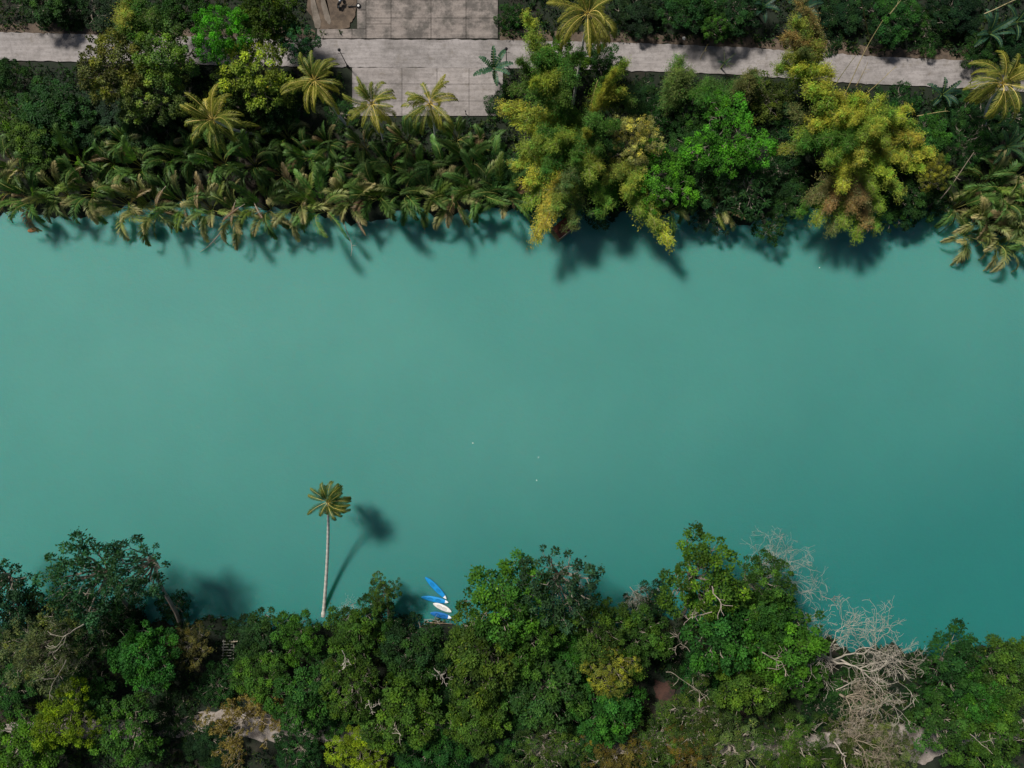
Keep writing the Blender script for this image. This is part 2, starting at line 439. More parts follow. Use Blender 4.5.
def crown_tree(seed, nlobe, clump_r, npl, leafL, leafW, spacing, flat=0.62, H=12.0, R=5.0, yellow=0.15, star=False, hole=0.12, droop=0.25, lower=0.35, spill=1.0, twigs=60):
    """returns (trunk mesh, crown mesh). crown radius R, top at H"""
    rs = np.random.RandomState(seed)
    lobes = []
    lobes.append((np.array([rs.randn() * .6, rs.randn() * .6, H - 2.2 * flat - 1.6]), R * 0.40))
    for i in range(nlobe):
        a = i * 2.399 + rs.rand() * .7; rr = R * math.sqrt((i + 0.7) / nlobe) * (0.60 + 0.27 * rs.rand())
        lr = R * (0.19 + 0.17 * rs.rand())
        z = H - 1.2 - lr * flat - (rr / R) ** 2 * R * 0.62 * flat * 1.4 - rs.rand() * 1.9
        lobes.append((np.array([rr * math.cos(a), rr * math.sin(a), z]), lr))
    pts = []; nor = []
    tries = 0
    for c, lr in lobes:
        m = int(9 * 4 * PI * lr * lr * flat / (spacing * spacing))
        d = nrm(rs.randn(m, 3)); d[:, 2] = np.where(d[:, 2] < -lower, -d[:, 2], d[:, 2])
        q = c + d * lr * np.array([1, 1, flat]) * (0.82 + 0.22 * rs.rand(m, 1))
        for j in range(m):
            p = q[j]; tries += 1
            if pts:
                A = np.array(pts)
                if np.min(np.sum((A - p) ** 2, 1)) < spacing ** 2: continue
            # inside another lobe?
            ins = False
            for c2, l2 in lobes:
                if c2 is c: continue
                dd = (p - c2) / (l2 * np.array([1, 1, flat]))
                if dd @ dd < 0.45: ins = True; break
            if ins or rs.rand() < hole: continue
            pts.append(p); nor.append(d[j])
    pts = np.array(pts); nor = np.array(nor)
    crown = MB()
    zt = (pts[:, 2] - pts[:, 2].min()) / (np.ptp(pts[:, 2]) + 1e-6)
    for p, dn in zip(pts, nor):
        cr = clump_r * (0.6 + 0.95 * rs.rand() ** 1.5)
        m = int(npl * (0.7 + 0.6 * rs.rand()) * (cr / clump_r) ** 1.6)
        d = nrm(rs.randn(m, 3) + dn * 0.55 + np.array([0, 0, 0.35]))
        if star:
            q = p + d * cr * 0.12; ld = d + np.array([0, 0, -droop]); ln = np.array([0, 0, 1.0]) + rs.randn(m, 3) * 0.35
        else:
            q = p + d * cr * np.array([1, 1, .75]) * (0.55 + 0.5 * rs.rand(m, 1)) * (1 + (rs.rand(m, 1) < .06) * .5 * spill)
            ld = nrm(rs.randn(m, 3)) * 0.8 + d * 0.7 + np.array([0, 0, -droop])
            ln = d * 0.8 + np.array([0, 0, 0.7]) + rs.randn(m, 3) * 0.45
        y = rs.rand() ** 2 * yellow * 3
        br = 0.55 + 0.95 * rs.rand() ** 1.4
        t = np.array([1 + 1.0 * y, 1 + 0.7 * y, 1 - .3 * y]) * br
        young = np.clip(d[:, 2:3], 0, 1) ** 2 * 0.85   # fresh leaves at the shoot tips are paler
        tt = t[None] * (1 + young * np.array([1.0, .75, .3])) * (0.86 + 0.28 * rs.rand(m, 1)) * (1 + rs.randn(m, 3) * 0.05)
        dead = rs.rand(m) < 0.004
        tt[dead] = tt[dead] * np.array([3.5, 2.2, 1.5])
        leaves(crown, q, ld, ln, leafL * (0.7 + 0.6 * rs.rand(m)), leafW * (0.75 + 0.5 * rs.rand(m)), np.clip(tt, 0.02, 8), fold=0.12)
    tr = MB()
    fork = H * (0.34 + 0.1 * rs.rand())
    base = bend_path((0, 0, -0.6), (rs.randn() * .4, rs.randn() * .4, fork), rs, 7, 0, 0.03)
    tube(tr, base, np.linspace(0.34, 0.24, 7) * (1 + 0.5 * (np.arange(7) == 0)), k=8)
    ends = []; fk = base[-1].copy(); lm = MB()
    for c, lr in lobes:
        e = c - np.array([0, 0, lr * flat * 0.3])
        st = base[-1]
        q = bend_path(st, e, rs, 8, -0.06, 0.05)
        tube(lm, q, np.linspace(0.17, 0.055, 8), k=6)
        ends.append(q)
    sel = rs.permutation(len(pts))[:twigs]
    for i in sel:
        li = int(np.argmin([np.sum((pts[i] - c) ** 2) for c, _ in lobes]))
        q0 = ends[li][rs.randint(4, 8)]
        tube(lm, bend_path(q0, pts[i], rs, 5, 0, 0.08), np.linspace(0.05, 0.016, 5), k=4)
    return tr.mesh('trunk', M_BARK), crown.mesh('crown', M_LEAF), lm.mesh('limbs', M_BARK), fk

def branching(mb, p, d, L, r, depth, rs, spread=0.55, up=0.05, tint=(1, 1, 1), ends=None, minr=0.02):
    n = 5
    pts = [p]; dd = d.copy()
    for i in range(n):
        dd = nrm((dd + rs.randn(3) * np.array([.26, .26, .14]) + np.array([0, 0, up]))[None])[0]
        pts.append(pts[-1] + dd * L / n)
    r1 = max(r * 0.62, minr)
    tube(mb, pts, np.linspace(r, r1, n + 1), tint, k=6 if depth > 3 else (4 if depth > 1 else 3))
    if depth == 0:
        if ends is not None: ends.append(pts[-1])
        return
    nc = 2 + (rs.rand() < 0.45)
    for i in range(nc):
        s = nrm((dd + rs.randn(3) * spread)[None])[0]
        branching(mb, pts[-1], s, L * (0.62 + 0.25 * rs.rand()), r1 * (0.85 if i == 0 else 0.66), depth - 1, rs, spread, up, tint, ends, minr)
    for i in (2, 3, 4):
        if rs.rand() < 0.42:
            s = nrm((dd + rs.randn(3) * spread * 1.3)[None])[0]
            branching(mb, pts[i], s, L * (0.4 + 0.25 * rs.rand()), r1 * 0.5, max(depth - 2, 0), rs, spread, up, tint, ends, minr)

def bare_tree(seed, nlimb=5, depth=4, H=9.0, twig_leaves=0, L=2.6, spread=.55, fan=2 * PI, lift=.45, wob=1.0):
    """leafless tree, trunk and limbs apart from the twig crown; fan < 2 pi spreads the limbs round +x only"""
    rs = np.random.RandomState(seed)
    tr = MB(); cr = MB(); ends = []
    base = bend_path((0, 0, -0.5), (rs.randn() * .5, rs.randn() * .5, H * 0.45), rs, 7, 0, 0.05)
    tube(tr, base, np.linspace(0.22, 0.11, 7), k=8)
    for i in range(nlimb):
        a = (i * 2 * PI / nlimb + rs.rand() * 0.8) if fan > 6 else (-fan / 2 + fan * (i + .5) / nlimb + rs.randn() * .12)
        d = nrm(np.array([[math.cos(a), math.sin(a), lift + 0.5 * rs.rand()]]))[0]
        branching(cr, base[-1 - rs.randint(0, 2)], d, L * (0.8 + .4 * rs.rand()), 0.07, depth, rs, spread, 0.02, ends=ends, minr=0.011)
    lf = None
    if twig_leaves:
        lf = MB()
        E = np.array(ends)
        for e in E:
            m = twig_leaves
            d = nrm(rs.randn(m, 3)); q = e + d * 0.32 * rs.rand(m, 1)
            br = 0.6 + 0.7 * rs.rand()
            leaves(lf, q, rs.randn(m, 3), rs.randn(m, 3) + np.array([0, 0, 1.2]), 0.2 + .12 * rs.rand(m), 0.09 + .06 * rs.rand(m), br * (0.75 + .5 * rs.rand(m, 1)) * np.ones((m, 3)), 0.1)
        lf = lf.mesh('foliage', M_LEAF)
    return tr.mesh('trunk', M_DEAD), cr.mesh('bare_branches', M_DEAD), lf

def frond(mb, rib, p0, yaw, elev, L, droop, lfl, lfw, n, tint0, tint1, rs, hang=0.5, ribt=(1, 1, 1), curl=0.0, start=0.14, ribr=0.035, roll=0.0):
    """feather palm leaf: a drooping rib with leaflets down both sides"""
    m = 12
    e = elev; y = yaw; pts = [np.array(p0, float)]
    for i in range(m):
        d = np.array([math.cos(y) * math.cos(e), math.sin(y) * math.cos(e), math.sin(e)])
        pts.append(pts[-1] + d * L / m)
        e -= droop * (0.4 + 1.2 * i / m) / m; y += curl / m
    pts = np.array(pts)
    tube(rib, pts, np.linspace(ribr, ribr * .3, m + 1), ribt, k=3)
    tt = np.linspace(start, 0.985, n)
    idx = tt * m; i0 = np.minimum(idx.astype(int), m - 1); fr = (idx - i0)[:, None]
    P = pts[i0] * (1 - fr) + pts[i0 + 1] * fr
    T = nrm(pts[i0 + 1] - pts[i0])
    up = np.array([0, 0, 1.0]); Sd = nrm(np.cross(T, up)); N = np.cross(Sd, T)
    if roll: Sd, N = Sd * math.cos(roll) + N * math.sin(roll), N * math.cos(roll) - Sd * math.sin(roll)
    prof = np.clip(np.sin(PI * np.clip((tt - start) / (1 - start) * 0.86 + 0.12, 0, 1)) ** 0.6, 0.15, 1)
    ang = 0.45 + 0.75 * tt
    for sgn in (-1, 1):
        ln = lfl * prof * (0.85 + 0.3 * rs.rand(n))
        d1 = nrm(Sd * sgn * np.cos(ang)[:, None] + T * np.sin(ang)[:, None] + N * 0.18 + rs.randn(n, 3) * 0.07)
        d2 = nrm(d1 + np.array([0, 0, -1.0]) * hang * (0.7 + .6 * rs.rand(n, 1)))
        wv = nrm(np.cross(d1, N + Sd * sgn * 0.35)) * lfw * 0.5 * (0.8 + .4 * rs.rand(n, 1))
        a = P; b = P + d1 * ln[:, None] * 0.5; c = b + d2 * ln[:, None] * 0.5
        v = np.stack([a - wv * .5, a + wv * .5, b + wv, b - wv, c + wv * .2, c - wv * .2], 1)
        k = np.arange(n)[:, None] * 6
        f = np.concatenate([k + [0, 1, 2, 3], k + [3, 2, 4, 5]])
        w = np.clip((tt - 0.45) / 0.5, 0, 1)[:, None]
        t = (np.array(tint0) * (1 - w) + np.array(tint1) * w) * (0.8 + 0.4 * rs.rand(n, 1))
        t6 = np.repeat(t, 6, 0); 
        tip = np.tile(np.array([0, 0, 0, 0, 1, 1.0]), n)[:, None]
        t6 = t6 * (1 - tip * 0.35) + np.array(tint1) * tip * 0.35
        mb.add(v.reshape(-1, 3), f, t6)

GRN = np.array([0.045, 0.085, 0.018]); DGR = np.array([0.018, 0.050, 0.018]); YEL = np.array([0.44, 0.38, 0.045]); TAN = np.array([0.50, 0.41, 0.21])

def coconut_crown(seed, nf=27, L=4.3, lfl=.9, lfw=.06, yellow=0.45, side=-PI / 2, wind=None, dens=50, base=(0.09, 0.125, 0.02)):
    rs = np.random.RandomState(seed); mb = MB(); rib = MB()
    base = np.array(base)
    for i in range(nf):
        u = i / (nf - 1)
        yaw = i * 2.39996 + rs.randn() * 0.32
        el = math.radians(72 - 96 * u ** 0.8 + rs.randn() * 12)
        if wind is not None:
            v = np.array([math.cos(yaw), math.sin(yaw)]) * 1.0 + np.array([math.cos(wind), math.sin(wind)]) * 0.45
            yaw = math.atan2(v[1], v[0])
        fac = 0.5 + 0.5 * math.cos(yaw - side)
        w = np.clip(yellow * (0.25 + 0.75 * u) * (0.35 + 1.0 * fac) + rs.randn() * .08, 0, 0.95)
        c = base * (1 - w) + YEL * w
        frond(mb, rib, (0.12 * math.cos(yaw), 0.12 * math.sin(yaw), 0.1), yaw, el, L * (0.75 + 0.35 * rs.rand()) * (0.75 if u < .15 else 1), 1.3 + 1.3 * rs.rand(), lfl, lfw, dens,
              c, c * 0.75 + YEL * 0.22, rs, hang=0.9 + .5 * rs.rand(), ribt=(1.7, 1.5, .8), curl=rs.randn() * .6, start=0.16, ribr=0.05)
    nuts = MB()
    for i in range(9):
        a = rs.rand() * 2 * PI
        lathe(nuts, [(0.005, .16), (.11, .1), (.14, 0), (.1, -.12), (0.005, -.16)], 8, (0.5 + .3 * rs.rand(), .55, .12), (0.3 * math.cos(a), .3 * math.sin(a), -0.15 - .2 * rs.rand()))
    return mb.mesh('fronds', M_PALM), rib.mesh('frond_ribs', M_CULM), nuts.mesh('coconuts', M_PAINT)

def nipa(seed, nf=10, L=5.2, tan=0.3, base=(0.066, 0.150, 0.036)):
    rs = np.random.RandomState(seed); mb = MB(); rib = MB(); dry = MB()
    base = np.array(base)
    for i in range(nf):
        yaw = i * 2.39996 + rs.randn() * 0.3
        u = (i + rs.rand()) / nf
        el = math.radians(78 - 38 * u)
        isdry = rs.rand() < 0.04
        c = base * (0.6 + 1.0 * rs.rand()) + np.array([0.07, 0.07, 0.0]) * rs.rand() ** 3
        t1 = c * 1.0 + (TAN - c) * (0.8 if rs.rand() < tan * .7 else 0.02 + 0.06 * rs.rand())
        if isdry: c = np.array([0.16, 0.10, 0.06]); t1 = TAN * 0.7
        frond(dry if isdry else mb, rib, (0.25 * math.cos(yaw), 0.25 * math.sin(yaw), 0.05), yaw, el, L * (0.75 + 0.4 * rs.rand()), 1.5 + 1.6 * rs.rand(), 1.0, 0.10, 46,
              c, t1, rs, hang=0.12 + 0.45 * rs.rand(), ribt=(.85, .95, .5), curl=rs.randn() * 0.6, start=0.3, ribr=0.055, roll=rs.randn() * 0.35)
    for i in range(1):
        yaw = rs.rand() * 6.28
        frond(dry, rib, (0, 0, 0.1), yaw, 0.9, L * .8, 2.6, 0.6, 0.1, 26, np.array([0.17, 0.11, 0.07]), TAN * .6, rs, hang=1.2, ribt=(1.2, .9, .6), start=.35)
    return mb.mesh('fronds', M_PALM), rib.mesh('frond_ribs', M_CULM), dry.mesh('dry_fronds', M_PALM)

def bamboo_plume(seed, reach, top, dens=1.0, droop=0.6, leafy=0.36):
    """one arching culm from the origin towards +x; tip at (reach, 0, ~top)"""
    rs = np.random.RandomState(seed); cu = MB(); fo = MB()
    n = 26; s = np.linspace(0, 1, n)
    x = reach * s ** 2.1; z = top * (1.18 * s - 0.0) * (1 - 0.16 * s ** 3 * droop * 1.6)
    y = 0.35 * np.sin(s * 2.4 + seed) * s
    pts = np.stack([x, y - y[0], z], 1)
    tube(cu, pts, np.linspace(0.065, 0.012, n), (1, 1, 1), k=5)
    ntw = int(95 * dens)
    for i in range(ntw):
        t = leafy + (1 - leafy) * rs.rand() ** 0.85
        k = min(int(t * (n - 1)), n - 2); q = pts[k] + (pts[k + 1] - pts[k]) * rs.rand(); T = nrm((pts[k + 1] - pts[k])[None])[0]
        a = rs.rand() * 2 * PI
        out = nrm((rs.randn(3) + T * 0.9 + np.array([0, 0, .1]))[None])[0]
        wd = (0.45 + 1.0 * math.sin(PI * min(1, (t - leafy) / (1 - leafy) * 0.75 + 0.2)) ** .8) * (0.4 + .95 * rs.rand())
        e = q + out * wd; e[2] -= 0.25 * wd
        tube(cu, [q, (q + e) / 2 + np.array([0, 0, .08]), e], [0.014, .01, .006], (1, 1, 1), k=3)
        m = 80
        u = rs.rand(m, 1) ** 0.7
        P = q + (e - q) * u + rs.randn(m, 3) * 0.22 * wd
        d = out * 0.7 + rs.randn(m, 3) * 0.6 + np.array([0, 0, -droop])
        br = 0.5 + 0.95 * rs.rand()
        tt = br * (0.72 + .56 * rs.rand(m, 1)) * (1 + rs.randn(m, 3) * .07)
        g_ = rs.rand() < 0.25
        if g_: tt = tt * np.array([0.62, 0.9, 0.9])
        leaves(fo, P, d, rs.randn(m, 3) * .5 + np.array([0, 0, 1.0]), 0.17 + .15 * rs.rand(m), 0.045 + .03 * rs.rand(m), np.clip(tt, .05, 5), .1)
    return cu.mesh('culm', M_CULM), fo.mesh('foliage', M_BAMBOO)

def banana(seed, nl=8, L=2.6, Wd=0.62, col=(0.035, 0.085, 0.035)):
    rs = np.random.RandomState(seed); lf = MB(); st = MB()
    tube(st, [(0, 0, -0.3), (0.03, 0, 1), (0, .05, 2.2)], [0.16, 0.13, 0.07], (0.5, .6, .3), k=8)
    for i in range(nl):
        yaw = i * 2.39996 + rs.randn() * .25; e = math.radians(70 - 50 * i / nl + rs.randn() * 6)
        m = 10; p = np.array([0, 0, 2.1]); pts = [p]; LL = L * (0.8 + .35 * rs.rand())
        for k in range(m):
            d = np.array([math.cos(yaw) * math.cos(e), math.sin(yaw) * math.cos(e), math.sin(e)]); p = p + d * LL / m; pts.append(p); e -= 1.35 / m * (0.3 + 1.4 * k / m)
        pts = np.array(pts); tube(st, pts, np.linspace(0.035, .01, m + 1), (0.9, 1.1, .5), k=4)
        T = nrm(np.gradient(pts, axis=0)); Sd = nrm(np.cross(T, [0, 0, 1.0])); N = np.cross(Sd, T)
        prof = np.sin(PI * np.clip(np.linspace(0.0, 1, m + 1) * .9 + .08, 0, 1)) ** .55 * Wd * .5; prof[0] = 0.05
        for sg in (-1, 1):
            for k in range(1, m):
                # torn blade: each segment its own slightly split panel
                a, b = pts[k] , pts[k + 1]
                tear = rs.rand() * 0.12
                oa = Sd[k] * sg * prof[k] + N[k] * 0.22 * prof[k] + T[k] * .1; ob = Sd[k + 1] * sg * prof[k + 1] + N[k + 1] * .22 * prof[k + 1] + T[k] * (0.1 - tear)
                sh = (0.8 + .4 * rs.rand())
                c = np.array(col) * sh * (1.15 if sg > 0 else 0.95)
                lf.add([a, b, b + ob, a + oa], [[0, 1, 2, 3]], c)
    return st.mesh('stem', M_BAMBOO_STEM), lf.mesh('leaf_blades', M_PALM)
M_BAMBOO_STEM = tint_mat('green_stem', (0.10, 0.14, 0.05), (0.22, 0.24, 0.10), 3, 0.6)

# species
SP = {}
SP['dense'] = [crown_tree(11 + i, 15, 0.64, 150, 0.31, 0.20, 1.22, yellow=0.2, flat=.78, hole=.1) for i in range(5)]
SP['round'] = [crown_tree(31 + i, 13, 0.50, 130, 0.24, 0.15, 1.02, yellow=0.18, flat=.85, hole=.06) for i in range(3)]
SP['airy'] = [crown_tree(41 + i, 17, 0.44, 80, 0.32, 0.17, 1.12, yellow=0.1, flat=.5, hole=.22, spill=2.0, twigs=170) for i in range(3)]
SP['star'] = [crown_tree(51 + i, 10, 0.9, 34, 0.85, 0.17, 1.1, yellow=0.08, flat=.7, star=True, droop=.3) for i in range(2)]
SP['fine'] = [crown_tree(61 + i, 17, 0.50, 130, 0.22, 0.11, 1.02, yellow=0.25, flat=.55, hole=.2, spill=2.5, twigs=120) for i in range(3)]
SP['shrub'] = [crown_tree(71 + i, 11, 0.6, 100, 0.30, 0.16, 1.0, yellow=0.15, flat=.5, H=6.0, hole=.1) for i in range(3)]
FAN = [bare_tree(181, 6, 5, 9, L=2.5, fan=2.3, spread=.5), bare_tree(182, 5, 5, 8, L=2.4, fan=2.8, spread=.6), bare_tree(183, 5, 5, 8, L=2.3, fan=2.0, spread=.45)]
BARE = [bare_tree(81, 6, 4, 9), bare_tree(83, 7, 4, 8, L=2.9), bare_tree(85, 5, 4, 8, spread=.7)]
GOLD = [bare_tree(91, 7, 4, 8, twig_leaves=22), bare_tree(93, 6, 4, 7, twig_leaves=9)]
COCO = [coconut_crown(101, yellow=0.7, L=5.3, lfl=.8, base=(.055, .12, .02)), coconut_crown(103, yellow=0.65, L=5.2, nf=25, lfl=.8, base=(.055, .12, .02)), coconut_crown(105, yellow=.5, L=5.2, base=(.11, .15, .03))]
NIPA = [nipa(110 + i, 12 + i % 3, 5.6 + 0.5 * (i % 3), tan=0.10 + .1 * (i % 2)) for i in range(6)]
NIPT = [nipa(130 + i, 11, 5.8, tan=0.95, base=(0.085, .135, .04)) for i in range(3)]
PLUME = {2: [bamboo_plume(140 + i, 2.0, 10) for i in range(2)], 4: [bamboo_plume(150 + i, 4.0, 9.5) for i in range(3)], 7: [bamboo_plume(160 + i, 7.0, 9) for i in range(2)]}
BANA = [banana(170), banana(171, 7), banana(172, 9, 3.0)]

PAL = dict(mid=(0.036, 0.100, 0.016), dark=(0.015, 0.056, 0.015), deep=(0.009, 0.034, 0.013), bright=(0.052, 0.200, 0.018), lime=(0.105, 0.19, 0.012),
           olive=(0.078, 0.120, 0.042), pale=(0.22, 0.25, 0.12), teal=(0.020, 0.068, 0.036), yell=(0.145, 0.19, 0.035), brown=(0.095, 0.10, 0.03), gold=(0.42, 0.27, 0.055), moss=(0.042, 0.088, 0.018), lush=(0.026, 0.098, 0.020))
rnd = random.Random(5)
G_LO = 'broadleaf trees of the lower bank'; G_UP = 'broadleaf trees of the upper bank'
def tree(sp, px, py, rpx, h, pal, label, group=None, name='broadleaf_tree', cat='tree', bark=(1, 1, 1)):
    zc = h * 0.8
    if rpx <= 31 and px % 3 and 8 < h < 13 and py > 384: h *= .78; zc = h * .8
    if pal == 'deep': h *= .6; zc = h * .8
    elif pal == 'dark': h *= .85; zc = h * .8
    c = W(px, py, zc)
    r = rpx * 1.12 * (CAM_H - zc) / FPX
    H0 = 6.0 if sp == 'shrub' else 12.0
    v = SP[sp][rnd.randrange(len(SP[sp]))]
    jj = 1 + rnd.uniform(-.06, .06); rz = rnd.uniform(0, 2 * PI)
    # stand the tree on dry land; a crown that reaches over the river leans out from the bank
    by = max(c.y, float(bank_up(c.x)) + 1.0) if c.y > 0 else min(c.y, float(bank_lo(c.x)) - 1.0)
    z0 = hz(c.x, by) - 0.1
    e = empty(name, (c.x, by, z0), label, cat, group)
    sc = (r / 5.0, r / 5.0 * jj, (h - z0) / H0)
    off = (0, c.y - by, 0)
    col = PAL[pal] if isinstance(pal, str) else pal
    if sp == 'fine' and h <= 8: col = tuple(x * .8 for x in col)
    col = tuple(x * rnd.uniform(0.82, 1.12) for x in col)
    if abs(c.y - by) < 0.3:
        obj('trunk', v[0], e, loc=off, rz=rz, scale=sc, color=bark)
    else:
        f = v[3]; fx = f[0] * sc[0]; fy = f[1] * sc[1]
        F = np.array([fx * math.cos(rz) - fy * math.sin(rz), fx * math.sin(rz) + fy * math.cos(rz) + off[1], f[2] * sc[2]])
        mb = MB(); tube(mb, bend_path((0, 0, -.6), F, np.random.RandomState(int(px) + 500), 8, 0.04, .03), np.linspace(.34, .22, 8), k=8)
        obj('trunk', mb.mesh('trunk', M_BARK), e, color=bark)
    obj('limbs', v[2], e, loc=off, rz=rz, scale=sc, color=bark)
    obj('crown', v[1], e, loc=off, rz=rz, scale=sc, color=col)
    return e

